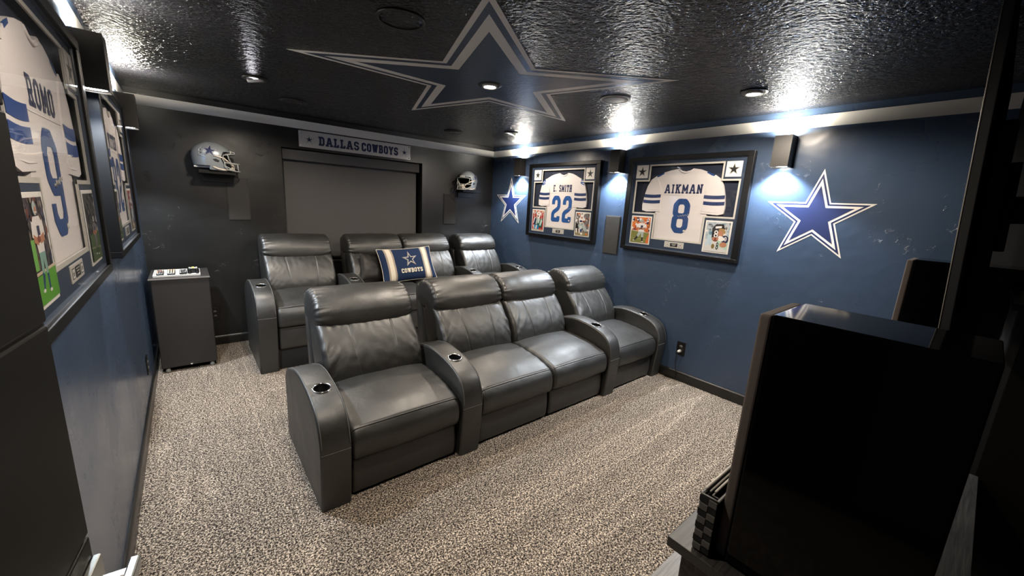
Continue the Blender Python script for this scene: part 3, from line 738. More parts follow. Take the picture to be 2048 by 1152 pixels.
# the window cut in the mat board, as (s, z) round the opening
OPEN = [(-0.367, 2.083), (0.342, 2.083), (0.342, 1.935), (0.490, 1.935), (0.490, 1.614), (0.237, 1.614), (0.237, 1.372), (-0.260, 1.372), (-0.260, 1.614), (-0.512, 1.614), (-0.512, 1.936), (-0.367, 1.936)]
ZC = 1.233
def jersey_frame(loc, rz, label, name, num, photos, blue, shoulder, namespan, numspan, sign=True, bands=((1.774, 1.805), (1.719, 1.750)), band_mat=None):
    t = thing('framed_jersey', label, 'framed jersey', loc, rz, 'framed football jerseys')
    A0, A1, H = -0.612, 0.578, 0.932
    S0, S1, T0, T1 = -0.561, 0.527, 0.033, 0.893
    # rails of the deep black frame
    mb = MB()
    for a, b in (((A0, -0.052, 0), (A1, -0.001, T0 + 0.002)), ((A0, -0.052, T1 - 0.002), (A1, -0.001, H)), ((A0, -0.052, T0), (S0 + 0.002, -0.001, T1)), ((S1 - 0.002, -0.052, T0), (A1, -0.001, T1))): mb.box(a, b, 0.004)
    mb.build('frame', M_BLACKFR, t)
    MB().box((S0 - 0.01, -0.006, T0 - 0.01), (S1 + 0.01, -0.001, T1 + 0.01)).build('backing', M_RECESS, t)
    # mat board with the stepped opening, and its two pale fillet lines
    z = lambda v: v - ZC
    mb = MB()
    for a, b, c, d in ((S0, S1, 2.083, ZC + T1), (S0, -0.367, 1.936, 2.083), (0.342, S1, 1.935, 2.083), (S0, -0.512, 1.614, 1.936), (0.490, S1, 1.614, 1.935), (S0, -0.260, 1.372, 1.614), (0.237, S1, 1.372, 1.614), (S0, S1, ZC + T0, 1.372)):
        mb.box((a, -0.031, z(c)), (b, -0.027, z(d)))
    mb.build('mat_board', M_MAT, t)
    mb = MB()
    n = len(OPEN)
    for off, wd in ((0.0, 0.0075),):
        for i in range(n):
            (a, b), (c, d) = OPEN[i], OPEN[(i + 1) % n]
            lo = (min(a, c) - wd, -0.0325 - 0.0003 * (i % 2), z(min(b, d)) - wd); hi = (max(a, c) + wd, -0.0268 + 0.0003 * (i % 2), z(max(b, d)) + wd)
            mb.box(lo, hi)
    mb.build('fillet', M_SILVER, t)
    mb = MB()
    for (a, b, c, d) in ((S0, S1, T0, T0 + 0.010), (S0, S1, T1 - 0.006, T1), (S0, S0 + 0.004, T0 + 0.01, T1 - 0.006), (S1 - 0.004, S1, T0 + 0.01, T1 - 0.006)): mb.box((a, -0.040, c), (b, -0.0312, d))
    mb.build('spacer', mat('blue_grey_spacer', (0.07, 0.10, 0.16), 0.5), t)
    # jersey
    j = [(-0.215, 2.012), (-0.150, 2.030), (-0.071, 2.042), (-0.045, 2.026), (0.0, 2.016), (0.045, 2.026), (0.070, 2.042), (0.140, 2.030), (0.200, 2.008), (0.274, 1.972), (0.222, 1.87), (0.206, 1.77), (0.228, 1.66), (0.262, 1.60), (0.262, 1.355), (-0.285, 1.355), (-0.285, 1.60), (-0.240, 1.66), (-0.222, 1.77), (-0.240, 1.87), (-0.290, 1.978)]
    mb = MB().prism([(a, b - ZC) for a, b in j], lambda a, b, h: (a, -0.0065 - h, b), 0.013, 0.008)
    mb.tube([(-0.205, -0.0195, z(1.800)), (0.20, -0.0195, z(1.800))], 0.0018, 6)
    mb.tube([(-0.222, -0.017, z(1.77)), (-0.226, -0.019, z(1.84)), (-0.245, -0.019, z(1.90)), (-0.285, -0.017, z(1.972))], 0.003, 6)
    mb.tube([(0.206, -0.017, z(1.77)), (0.212, -0.019, z(1.84)), (0.23, -0.019, z(1.90)), (0.27, -0.017, z(1.966))], 0.003, 6)
    jb = mb.build('jersey', M_JERSEY, t)
    mb = MB()
    mb.tube([(-0.071, -0.018, z(2.036)), (-0.04, -0.021, z(2.012)), (0.0, -0.022, z(2.002)), (0.04, -0.021, z(2.012)), (0.070, -0.018, z(2.036))], 0.005, 8)
    mb.build('collar', M_JERSEY, jb)
    for sg in (-1, 1):
        X = (lambda a: -a - 0.018) if sg > 0 else (lambda a: a)
        sl = [(-0.293, 1.979), (-0.345, 1.945), (-0.378, 1.885), (-0.402, 1.80), (-0.417, 1.70), (-0.412, 1.645), (-0.36, 1.632), (-0.212, 1.640), (-0.219, 1.70), (-0.222, 1.77), (-0.232, 1.86), (-0.262, 1.93)]
        mb = MB().prism([(X(a), b - ZC) for a, b in sl], lambda a, b, h: (a, -0.0065 - h, b), 0.0185, 0.010)
        mb.tube([(X(-0.412), -0.022, z(1.664)), (X(-0.30), -0.0255, z(1.656)), (X(-0.214), -0.024, z(1.660))], 0.0022, 6)
        so = mb.build('sleeve', M_JERSEY, jb)
        for za, zb in bands:
            mb = MB()
            for k in range(8):
                f = lambda q: (-0.4035 - 0.10 * (1.79 - 0.5 * (za + zb)) + q * (0.1815 + 0.07 * (1.79 - 0.5 * (za + zb))))
                dz = lambda q: -0.005 * math.sin(q * PI)
                q0, q1 = k / 8, (k + 1) / 8
                yy = -0.0262
                mb.add([(X(f(q0)), yy, z(za) + dz(q0)), (X(f(q1)), yy, z(za) + dz(q1)), (X(f(q1)), yy, z(zb) + dz(q1)), (X(f(q0)), yy, z(zb) + dz(q0))], [[0, 1, 2, 3]])
            mb.build('stripe', band_mat or blue, so, recalc=False)
        # shoulder flash or numerals
        mb = MB()
        if shoulder == 'digits':
            lettering(mb, '2', X(-0.335) - 0.03, X(-0.335) + 0.03, z(1.955), z(2.008), lambda a, b, l: (a, -0.0258 - l, b - 0.030 - 0.4 * abs(a + 0.009 - (-0.27 if sg < 0 else 0.27))), 0.24, 0)
        else:
            pts = [(-0.215, 2.000), (-0.262, 1.975), (-0.292, 1.966), (-0.288, 1.980), (-0.25, 1.998), (-0.220, 2.011)]
            mb.add([(X(a), -0.0205, z(b)) for a, b in pts], [[0, 1, 2, 3, 4, 5]])
        mb.build('shoulder_patch', blue, jb, recalc=False)
    sf = lambda a, b, l: (a, -0.0202 - l, b)
    mb = MB(); lettering(mb, name, namespan[0], namespan[1], z(1.815), z(1.900), sf, 0.175 if len(name) <= 6 else 0.15, 0.42, 0.20)
    mb.build('name', M_NAVYTW, jb, recalc=False)
    mb = MB(); lettering(mb, num, numspan[0], numspan[1], z(1.444), z(1.768), sf, 0.165, 0, 0.22)
    mb.build('number', blue, jb, recalc=False)
    if sign:
        rnd = random.Random(len(name)); pts = []
        for k in range(26): pts.append((numspan[1] - 0.115 + 0.005 * k, -0.0216, z(1.60) + 0.008 * math.sin(k * 1.3) + rnd.uniform(-0.004, 0.004) + 0.0010 * k))
        MB().tube(pts, 0.0011, 5).build('signature', M_SILVER, jb)
        MB().lathe([(0.0003, -0.001), (0.009, -0.0008), (0.010, 0)], Matrix.Translation((numspan[1] - 0.028, -0.0212, z(1.470))) @ Matrix.Rotation(-PI / 2, 4, 'X') @ Matrix.Scale(1.3, 4, (1, 0, 0)), n=16).build('hologram_sticker', M_SILVER, jb)
    # corner cards
    for a, b in ((-0.520, -0.388), (0.363, 0.492)):
        mb = MB().box((a, -0.0345, z(1.960)), (b, -0.031, z(2.088)), 0.001)
        cx, cz = (a + b) / 2, z(2.024)
        star_stack(mb, 0.052, lambda p, q, h: (cx + p, -0.0345 - h, cz + q - 0.002), 90, (1.0, 0.88, 0.8), (1, 2, 1), dh=0.0003)
        mb.build('star_card', [M_WHITE, M_DARK, M_SILVER], t)
    for k, (a, b) in enumerate(((-0.515, -0.280), (0.260, 0.490))):
        fn, pal, hor = photos[k]
        photo(t, a, b, z(1.300), z(1.585), -0.031, fn(), 11 + k + len(name), pal, hor)
    mb = MB().box((-0.113, -0.0345, z(1.301)), (0.084, -0.031, z(1.357)), 0.002)
    mb.box((-0.052, -0.0352, z(1.311)), (0.024, -0.0344, z(1.347)), mi=1)
    for a in (-0.098, 0.036): mb.box((a, -0.0352, z(1.312)), (a + 0.034, -0.0344, z(1.346)), mi=1); mb.box((a + 0.003, -0.0354, z(1.315)), (a + 0.031, -0.0351, z(1.343)), mi=2)
    for sx in (-0.081, 0.053): star_stack(mb, 0.011, lambda p, q, h: (sx + p, -0.0354 - h, z(1.329) + q), 90, (1.0,), (1,), dh=0.0003)
    for k in range(3): mb.box((-0.040 + 0.006 * k, -0.0355, z(1.338 - 0.009 * k)), (0.012 - 0.006 * k, -0.0351, z(1.341 - 0.009 * k)), mi=0)
    mb.build('plaque', [M_SILVER, M_DARK, M_WHITE], t)
    MB().box((S0, -0.0435, T0), (S1, -0.0415, T1)).build('glass', M_GLASS, t)
    return t
P_ORG = [ORG_, (0.75, 0.30, 0.06), RED, WHT, (0.35, 0.10, 0.03), NVY]
P_ICE = [(0.45, 0.50, 0.55), (0.12, 0.17, 0.20), WHT, (0.3, 0.42, 0.48), GRY]
P_RED = [RED, (0.55, 0.20, 0.17), WHT, (0.35, 0.12, 0.12), CRM, GRY]
P_MIX = [GRY, WHT, (0.35, 0.30, 0.36), ORG_, (0.10, 0.07, 0.07), (0.30, 0.26, 0.24)]
P_DRK = [(0.05, 0.04, 0.05), (0.12, 0.09, 0.08), (0.02, 0.02, 0.04), (0.25, 0.20, 0.18), (0.03, 0.04, 0.09), (0.14, 0.04, 0.03)]
P_SHD = [(0.05, 0.05, 0.05), (0.09, 0.085, 0.08), (0.03, 0.03, 0.03), (0.14, 0.13, 0.12)]
jersey_frame((RW, 1.935, ZC), -PI / 2, 'framed white jersey numbered 8 on the right wall, beside the big star', 'AIKMAN', '8',
             ((photo_a, P_ORG, 0.42), (photo_b, P_ICE, 0.0)), mat('deep_blue_twill', (0.006, 0.048, 0.19), 0.7), 'flash', (-0.190, 0.180), (-0.078, 0.088), band_mat=M_NAVYTW2)
jersey_frame((RW, 3.495, ZC), -PI / 2, 'framed white jersey numbered 22 on the right wall, nearer the back corner', 'E. SMITH', '22',
             ((photo_c, P_RED, 0.5), (photo_d, P_MIX, 0.15)), M_ROYAL, 'digits', (-0.163, 0.150), (-0.170, 0.172), band_mat=M_NAVYTW2)
jersey_frame((0, 1.900, ZC), PI / 2, 'framed white jersey numbered 9 on the left wall, nearest the open door', 'ROMO', '9',
             ((photo_e, P_DRK, 0.3), (photo_f, P_SHD, 0.35)), mat('deep_blue_twill', (0.006, 0.048, 0.19), 0.7), 'flash', (-0.150, 0.140), (-0.110, 0.075), bands=((1.764, 1.808), (1.708, 1.750)), band_mat=mat('bright_blue_band', (0.003, 0.045, 0.22), 0.75))
jersey_frame((0, 3.480, ZC), PI / 2, 'framed white jersey numbered 82 on the left wall, farther from the door', 'WITTEN', '82',
             ((photo_f, P_SHD, 0.35), (photo_d, P_RED, 0.15)), mat('deep_blue_twill', (0.006, 0.048, 0.19), 0.7), 'flash', (-0.175, 0.165), (-0.170, 0.172), bands=((1.764, 1.808), (1.708, 1.750)), band_mat=mat('bright_blue_band', (0.003, 0.045, 0.22), 0.75))

# ================================================================== RECLINERS
ARM = [(2.755, 0.02), (2.752, 0.40), (2.735, 0.475), (2.67, 0.528), (2.56, 0.568), (2.45, 0.602), (2.33, 0.618), (2.23, 0.612), (2.13, 0.598), (2.05, 0.578), (1.99, 0.553), (1.945, 0.515), (1.915, 0.462), (1.900, 0.405), (1.895, 0.345), (1.900, 0.25), (1.914, 0.10), (1.924, 0.0)]
def catmull(pts, k=6):
    out = []
    for i in range(len(pts) - 1):
        p0, p1, p2, p3 = (Vector(pts[max(0, min(len(pts) - 1, i + j))]) for j in (-1, 0, 1, 2))
        for s in range(k):
            q = s / k
            out.append(0.5 * ((2 * p1) + (p2 - p0) * q + (2 * p0 - 5 * p1 + 4 * p2 - p3) * q * q + (3 * p1 - p0 - 3 * p2 + p3) * q ** 3))
    out.append(Vector(pts[-1]))
    return out
def recliner(ax, sx, dy, dz, dx, label, group, seed):
    """one seat of a row: ax = armrest x-range or None, sx = seat x-range; dy, dz place the row"""
    sx = (sx[0] + dx, sx[1] + dx)
    if ax: ax = (ax[0] + dx, ax[1] + dx)
    t = thing('recliner', label, 'recliner', ((sx[0] + sx[1]) / 2, 2.32 + dy, 0), 0, group, world=True)
    rnd = random.Random(seed); ph = [rnd.uniform(0, 6.28) for _ in range(8)]; sd = Vector((seed * 3.7, seed * 1.3, 0))
    mv = lambda P: (P[0], P[1] + dy, P[2] + dz)
    # seat cushion with a welted front edge
    def seat_fn(u, s, x, y, z, ny, nz):
        if z > 0.40: z += 0.020 * (1 - u * u) * min(1, (z - 0.40) / 0.05)
        f = (2.0 - y) / 0.1
        if y < 2.0: y -= 0.010 * (1 - u * u) * min(1, f)
        a = 0.0035 * noise.noise(Vector((x * 7, y * 7, z * 7)) + sd) + 0.0025 * math.exp(-(1 - abs(u)) / 0.12) * math.sin(y * 70 + ph[0])
        return mv((x, y + ny * a, z + nz * a))
    SEAT = [(2.47, 0.39), (2.47, 0.468), (2.38, 0.480), (2.25, 0.477), (2.12, 0.464), (2.03, 0.446), (1.975, 0.430), (1.945, 0.420), (1.932, 0.408), (1.914, 0.38), (1.905, 0.335), (1.908, 0.28), (1.925, 0.245), (1.965, 0.232), (2.10, 0.238), (2.30, 0.25), (2.45, 0.30)]
    mb = loft(MB(), SEAT, sx[0] + 0.004, sx[1] - 0.004, 44, 84, 0.028, seat_fn)
    so = wb(mb, 'seat_cushion', M_LEATHER, t)
    pts = []
    for k in range(33):
        u = -0.965 + 1.93 * k / 32
        x = (sx[0] + sx[1]) / 2 + u * ((sx[1] - sx[0]) / 2 - 0.004)
        pts.append(mv((x, 1.938 - 0.008 * (1 - u * u), 0.4165 + 0.009 * (1 - u * u) - 0.012 * max(0, abs(u) - 0.9) / 0.1)))
    wl = MB().tube(pts, 0.0030, 6)
    wb(wl, 'welt', M_LEATHER, so)
    wb(MB().tube([(p[0], p[1] + 0.011, p[2] + 0.0065) for p in pts[2:-2]], 0.0012, 5), 'seam', M_STITCH, so)
    so2 = so
    # footrest flap
    FOOT = [(1.962, 0.229), (1.953, 0.20), (1.947, 0.12), (1.951, 0.05), (1.962, 0.018), (1.99, 0.018), (2.005, 0.06), (2.005, 0.2), (1.99, 0.229)]
    def foot_fn(u, s, x, y, z, ny, nz):
        a = 0.003 * noise.noise(Vector((x * 16, z * 5, 3)) + sd) * (1 if y < 1.97 else 0)
        return mv((x, y - a, z))
    wb(loft(MB(), FOOT, sx[0] + 0.010, sx[1] - 0.010, 30, 40, 0.012, foot_fn), 'footrest', M_LEATHER, t)
    # base under the seat; the back row stands on a boxed-in riser reaching the floor
    mb = MB().box(mv((sx[0] + 0.014, 2.01, 0.016)), mv((sx[1] - 0.014, 2.72, 0.25)), 0.004)
    if dz > 0: mb.box((sx[0] - 0.002, 1.975 + dy, 0.0), (sx[1] + 0.002, 2.74 + dy, dz + 0.016), 0.003)
    else:
        for fx in (sx[0] + 0.05, sx[1] - 0.05):
            for fy in (2.06, 2.66): mb.box(mv((fx - 0.02, fy - 0.02, 0.0)), mv((fx + 0.02, fy + 0.02, 0.018)))
    wb(mb, 'base', M_UNDER, t)
    # backrest cushion with two curved seams and drag folds at its sides
    BACK = [(2.415, 0.43), (2.408, 0.48), (2.415, 0.54), (2.440, 0.61), (2.480, 0.68), (2.530, 0.745), (2.580, 0.795), (2.625, 0.825), (2.70, 0.83), (2.77, 0.80), (2.775, 0.70), (2.73, 0.55), (2.66, 0.43), (2.56, 0.40), (2.46, 0.405)]
    def seams(q): return (-0.42 + 0.14 * max(0.0, 1 - q) ** 1.6, 0.46 - 0.06 * (1 - q))
    def back_fn(u, s, x, y, z, ny, nz):
        q = (z - 0.43) / 0.4
        a = 0.0
        if ny < 0.3:
            for g in seams(q):
                d = (u - g) / 0.013
                a -= 0.0045 * math.exp(-d * d)
            w_ = math.exp(-(1 - abs(u)) / 0.22)
            a += 0.011 * w_ * noise.noise(Vector((x * 5 + z * 5 * (1 if u < 0 else -1), z * 21 + abs(u) * 8, 1.5)) + sd)
            a += 0.0022 * noise.noise(Vector((x * 19 + z * 9, z * 19 - x * 7, 7.0)) + sd) + 0.0035 * noise.noise(Vector((x * 6, z * 6, 3.0)) + sd)
            a += 0.0030 * math.exp(-((q - 0.95) / 0.10) ** 2) * noise.noise(Vector((x * 30, z * 5, 4.0)) + sd)
            a += 0.010 * (1 - u ** 4) * math.sin(min(1, max(0, q)) * PI)
        hw = 1.0 + 0.035 * max(0, 1 - q * 1.6)
        return mv((x * 1.0, y + ny * a, z + nz * a))
    bo = wb(loft(MB(), BACK, sx[0] + 0.010, sx[1] - 0.010, 150, 100, 0.035, back_fn), 'backrest', M_LEATHER, t)
    ring = smooth_closed(BACK, 200)
    front = sorted([(p.y, p.x) for p in ring if p.x < 2.62 and 0.455 < p.y < 0.815 and p.x < 2.56 + 0.9 * (p.y - 0.78) + 0.06])
    hw0 = (sx[1] - sx[0]) / 2 - 0.010
    for k in (0, 1):
        pts = []
        for (zz, yy) in front[::4]:
            q = (zz - 0.43) / 0.4
            u = seams(q)[k]; x = (sx[0] + sx[1]) / 2 + u * hw0
            p = back_fn(u, 0, x, yy, zz, -0.9, 0.2)
            pts.append((p[0], p[1] - 0.0006, p[2]))
        if len(pts) > 2: wb(MB().tube(pts, 0.0014, 5), 'seam', M_STITCH, bo)
    xm, hw = (sx[0] + sx[1]) / 2, (sx[1] - sx[0]) / 2 - 0.010
    # headrest roll with gathered ends
    HEAD = [(2.615, 0.795), (2.588, 0.815), (2.580, 0.850), (2.598, 0.905), (2.645, 0.957), (2.705, 0.990), (2.775, 1.003), (2.840, 0.995), (2.885, 0.960), (2.905, 0.90), (2.90, 0.83), (2.86, 0.795), (2.76, 0.785), (2.68, 0.785)]
    def head_fn(u, s, x, y, z, ny, nz):
        e = math.exp(-(1 - abs(u)) / 0.10)
        a = 0.0024 * e * math.sin(2 * PI * 23 * s + 2.5 * noise.noise(Vector((s * 9, u * 3, 1.0)) + sd) + ph[4]) + 0.0095 * math.exp(-(1 - abs(u)) / 0.15) * noise.noise(Vector((x * 9, s * 46, 2.0)) + sd)
        a += 0.004 * noise.noise(Vector((x * 8, y * 8, z * 8)) + sd) + 0.010 * (1 - u ** 4)
        if z < 0.88 and y < 2.75: z -= 0.034 * (1 - u * u) * min(1, (0.88 - z) / 0.05)
        x = xm + (x - xm) * (1.0 - 0.012 * (z - 0.8) / 0.2)
        return mv((x, y + ny * a, z + nz * a))
    wb(loft(MB(), HEAD, sx[0] + 0.006, sx[1] - 0.006, 110, 150, 0.034, head_fn), 'headrest', M_LEATHER, t)
    # upholstered shell behind the cushions
    SHELL = [(2.64, 0.12), (2.70, 0.45), (2.78, 0.75), (2.85, 0.94), (2.89, 0.965), (2.925, 0.94), (2.92, 0.80), (2.885, 0.55), (2.86, 0.30), (2.845, 0.10), (2.74, 0.08)]
    wb(loft(MB(), SHELL, sx[0] + 0.012, sx[1] - 0.012, 16, 44, 0.014, lambda u, s, x, y, z, ny, nz: mv((x, y, z))), 'back_shell', M_LEATHER, t)
    # armrest
    if ax:
        prof = catmull(ARM, 5)
        P = [(p.x, p.y + dz) for p in prof]
        if dz > 0:
            P[-1] = (P[-1][0], P[-1][1]); P.append((1.934, 0.0)); P[0] = (2.755, 0.002)
        cxm = (ax[0] + ax[1]) / 2
        mb = MB().prism(P, lambda a, b, h: (h + ax[0], a + dy, b), ax[1] - ax[0], 0.0)
        bm = bmesh.new()
        for v in mb.v: bm.verts.new(v)
        bm.verts.ensure_lookup_table()
        for f in mb.f: bm.faces.new([bm.verts[i] for i in f])
        bmesh.ops.remove_doubles(bm, verts=bm.verts, dist=1e-5)
        bmesh.ops.dissolve_limit(bm, angle_limit=0.002, verts=bm.verts, edges=bm.edges)
        es = [e for e in bm.edges if len(e.link_faces) == 2 and abs(e.verts[0].co.x - e.verts[1].co.x) < 1e-5]
        bmesh.ops.bevel(bm, geom=es, offset=0.012, segments=3, profile=0.5, affect='EDGES')
        # cup well
        tl = math.radians(8)
        MC_ = Matrix.Translation((cxm, 2.135 + dy, 0.599 + dz)) @ Matrix.Rotation(tl, 4, 'X')
        tmp = MB(); tmp.from_bm(bm)
        arm = tmp.build('armrest', M_LEATHER, None)
        cut = MB().lathe([(0.0001, -0.075), (0.041, -0.075), (0.041, 0.05), (0.0001, 0.05)], MC_, n=32, smooth=False)
        cb = bmesh.new()
        for v in cut.v: cb.verts.new(v)
        cb.verts.ensure_lookup_table()
        for f in cut.f: cb.faces.new([cb.verts[i] for i in f])
        bmesh.ops.remove_doubles(cb, verts=cb.verts, dist=0.0005)
        c2 = MB(); c2.from_bm(cb); co = c2.build('cutter', M_LEATHER, None)
        md = arm.modifiers.new('b', 'BOOLEAN'); md.object = co; md.operation = 'DIFFERENCE'; md.solver = 'EXACT'
        dg = bpy.context.evaluated_depsgraph_get()
        me = D.meshes.new_from_object(arm.evaluated_get(dg))
        D.objects.remove(co); D.objects.remove(arm)
        o0 = ORG[t.name]
        me.transform(Matrix.Translation((-o0[0], -o0[1], -o0[2])))
        me.materials.clear(); me.materials.append(M_LEATHER)
        for p in me.polygons: p.use_smooth = len(p.vertices) == 4 and p.area < 0.004
        arm = D.objects.new('armrest', me); COL.objects.link(arm); arm.parent = t
        wb(MB().lathe([(0.0385, -0.072), (0.0395, -0.02), (0.0405, 0.002), (0.047, 0.004), (0.0505, 0.001), (0.050, -0.003)], MC_, n=36), 'cup_holder', M_CHROME, arm)
        wb(MB().lathe([(0.0002, -0.069), (0.037, -0.069), (0.0383, -0.02), (0.0388, 0.0)], MC_, n=32), 'cup_liner', M_CUPBLK, arm)
        # stitched seams: along both top edges and across the front
        mb = MB()
        top = [p for p in prof[4:] if p.y > 0.34]
        for xx in (ax[0] + 0.0085, ax[1] - 0.0085):
            mb.tube([(xx, p.x + dy + (0.0 if p.y > 0.56 else -0.001), p.y + dz + (0.0008 if p.y > 0.5 else 0.0)) for p in top[:-2]], 0.0023, 5)
        mb.tube([(ax[0] + 0.006 + (ax[1] - ax[0] - 0.012) * k / 6, 1.8948 + dy, 0.345 + dz) for k in range(7)], 0.0022, 5)
        wb(mb, 'seam', M_STITCH, arm)
    return t
ARMS = [(0.735, 0.888), (1.566, 1.718), (3.055, 3.200), (3.830, 3.968)]
SEATS = [(0.890, 1.562), (1.722, 2.388), (2.392, 3.051), (3.204, 3.827)]
recliner(ARMS[0], SEATS[0], 0, 0, 0, 'black leather recliner in front, nearest, at the aisle end', 'front row of recliners', 1)
recliner(ARMS[1], SEATS[1], 0, 0, 0, 'black leather recliner in the front row, left half of the joined pair', 'front row of recliners', 2)
recliner(ARMS[2], SEATS[2], 0, 0, 0, 'black leather recliner in the front row, right half of the joined pair', 'front row of recliners', 3)
recliner(ARMS[3], SEATS[3], 0, 0, 0, 'black leather recliner in the front row, against the blue right wall by the outlet', 'front row of recliners', 4)
recliner(ARMS[0], SEATS[0], 2.005, 0.178, -0.012, 'black leather recliner in the back row, nearest the small fridge', 'back row of recliners', 5)
recliner(ARMS[1], SEATS[1], 2.005, 0.178, -0.012, 'black leather recliner in the back row holding the dark satin cushion', 'back row of recliners', 6)
recliner(ARMS[2], SEATS[2], 2.005, 0.178, -0.012, 'black leather recliner in the back row just right of the navy cushion', 'back row of recliners', 7)
recliner(ARMS[3], SEATS[3], 2.005, 0.178, -0.012, 'black leather recliner in the back row, in the far corner under the right helmet', 'back row of recliners', 8)

# ================================================================== CUSHIONS
def pillow(loc, rot, W, H, T, name, label, mats, band=None, deco=None):
    t = thing(name, label, 'cushion', loc)
    t.rotation_euler = rot
    nu, nv = 64, 40
    def th(u, v): return T * (max(0.0, 1 - abs(u) ** 3.2) ** 0.6) * (max(0.0, 1 - abs(v) ** 3.0) ** 0.6) + 0.0035
    def xy(u, v):
        # corners stand out a little, sides pull in
        return (W / 2 * u * (1 - 0.05 * (1 - v * v) * abs(u)), H / 2 * v * (1 - 0.07 * (1 - u * u) * abs(v)))
    mb = MB(); vs = []
    for sgn in (-1, 1):
        for i in range(nu + 1):
            for j in range(nv + 1):
                u, v = i / nu * 2 - 1, j / nv * 2 - 1
                a, b = xy(u, v)
                wr = 0.004 * noise.noise(Vector((u * 3, v * 3 + sgn, T * 50))) * (1 - u * u)
                vs.append((a, sgn * (th(u, v) / 2 + wr * (1 - v * v)), b))
    n1 = (nu + 1) * (nv + 1)
    fa = {}
    for k in range(2):
        for i in range(nu):
            uc = (i + 0.5) / nu * 2 - 1
            mi = band(uc) if band else 0
            for j in range(nv):
                a = k * n1 + i * (nv + 1) + j
                fa.setdefault(mi, []).append([a, a + nv + 1, a + nv + 2, a + 1])
    mb.v = vs
    for mi, fl in fa.items():
        for f in fl: mb.f.append(f); mb.m.append(mi); mb.s.append(True)
    rim = [(i, 0) for i in range(nu)] + [(nu, j) for j in range(nv)] + [(nu - i, nv) for i in range(nu)] + [(0, nv - j) for j in range(nv)]
    for q in range(len(rim)):
        (i, j), (k, l) = rim[q], rim[(q + 1) % len(rim)]
        a, b = i * (nv + 1) + j, k * (nv + 1) + l
        mb.f.append([a, b, b + n1, a + n1]); mb.m.append(0); mb.s.append(True)
    c = mb.build('cover', mats, t)
    def on(a, b, off=0.002):
        u, v = a / (W / 2), b / (H / 2)
        return (a, -(th(u, v) / 2 + off + 0.003), b)
    pts = []
    for (i, j) in rim:
        a, b = xy(i / nu * 2 - 1, j / nv * 2 - 1); pts.append((a, 0, b))
    MB().tube(pts, 0.004, 6, closed=True).build('piping', mats[-1], t)
    if deco: deco(c, on)
    return t
def bandf(u):
    a = abs(u)
    if 0.52 < a < 0.60 or 0.74 < a < 0.82: return 1
    if 0.60 <= a <= 0.74: return 2
    return 0
def deco(c, on):
    mb = MB(); R = 0.098
    cx, cz = 0.012, 0.045
    for k, (s, mi) in enumerate(((1.0, 0), (0.90, 1), (0.80, 0), (0.64, 1))):
        P = star_pts(R * s, 93)
        ctr = on(cx, cz, 0.002 + 0.0012 * k)
        vs = [ctr]
        for i in range(10):
            for q in range(6):
                a, b = P[i], P[(i + 1) % 10]
                vs.append(on(cx + a[0] + (b[0] - a[0]) * q / 6, cz + a[1] + (b[1] - a[1]) * q / 6, 0.002 + 0.0012 * k))
        mb.add(vs, [[0, 1 + i, 1 + (i + 1) % 60] for i in range(60)], mi)
    mb.build('star_emblem', [M_PILLOWW, M_PILLOW], c, recalc=False)
    mb = MB(); lettering(mb, 'COWBOYS', -0.125, 0.145, -0.118, -0.066, lambda a, b, l: on(a, b, 0.003 + l), 0.21, 0.40, 0.14)
    mb.build('lettering', M_PILLOWW, c, recalc=False)
pillow((2.325, 4.362, 0.862), (math.radians(-27), math.radians(-2), math.radians(2)), 0.68, 0.415, 0.12, 'throw_cushion', 'navy cushion with cream stripes, a star and white lettering, propped on the back row',
       [M_PILLOW, M_PILLOWT, M_PILLOWW], bandf, deco)
pillow((1.975, 4.437, 0.838), (math.radians(-22), math.radians(5), 0), 0.36, 0.33, 0.046, 'throw_cushion', 'dark brown satin cushion half hidden behind the navy cushion', [M_SATIN])

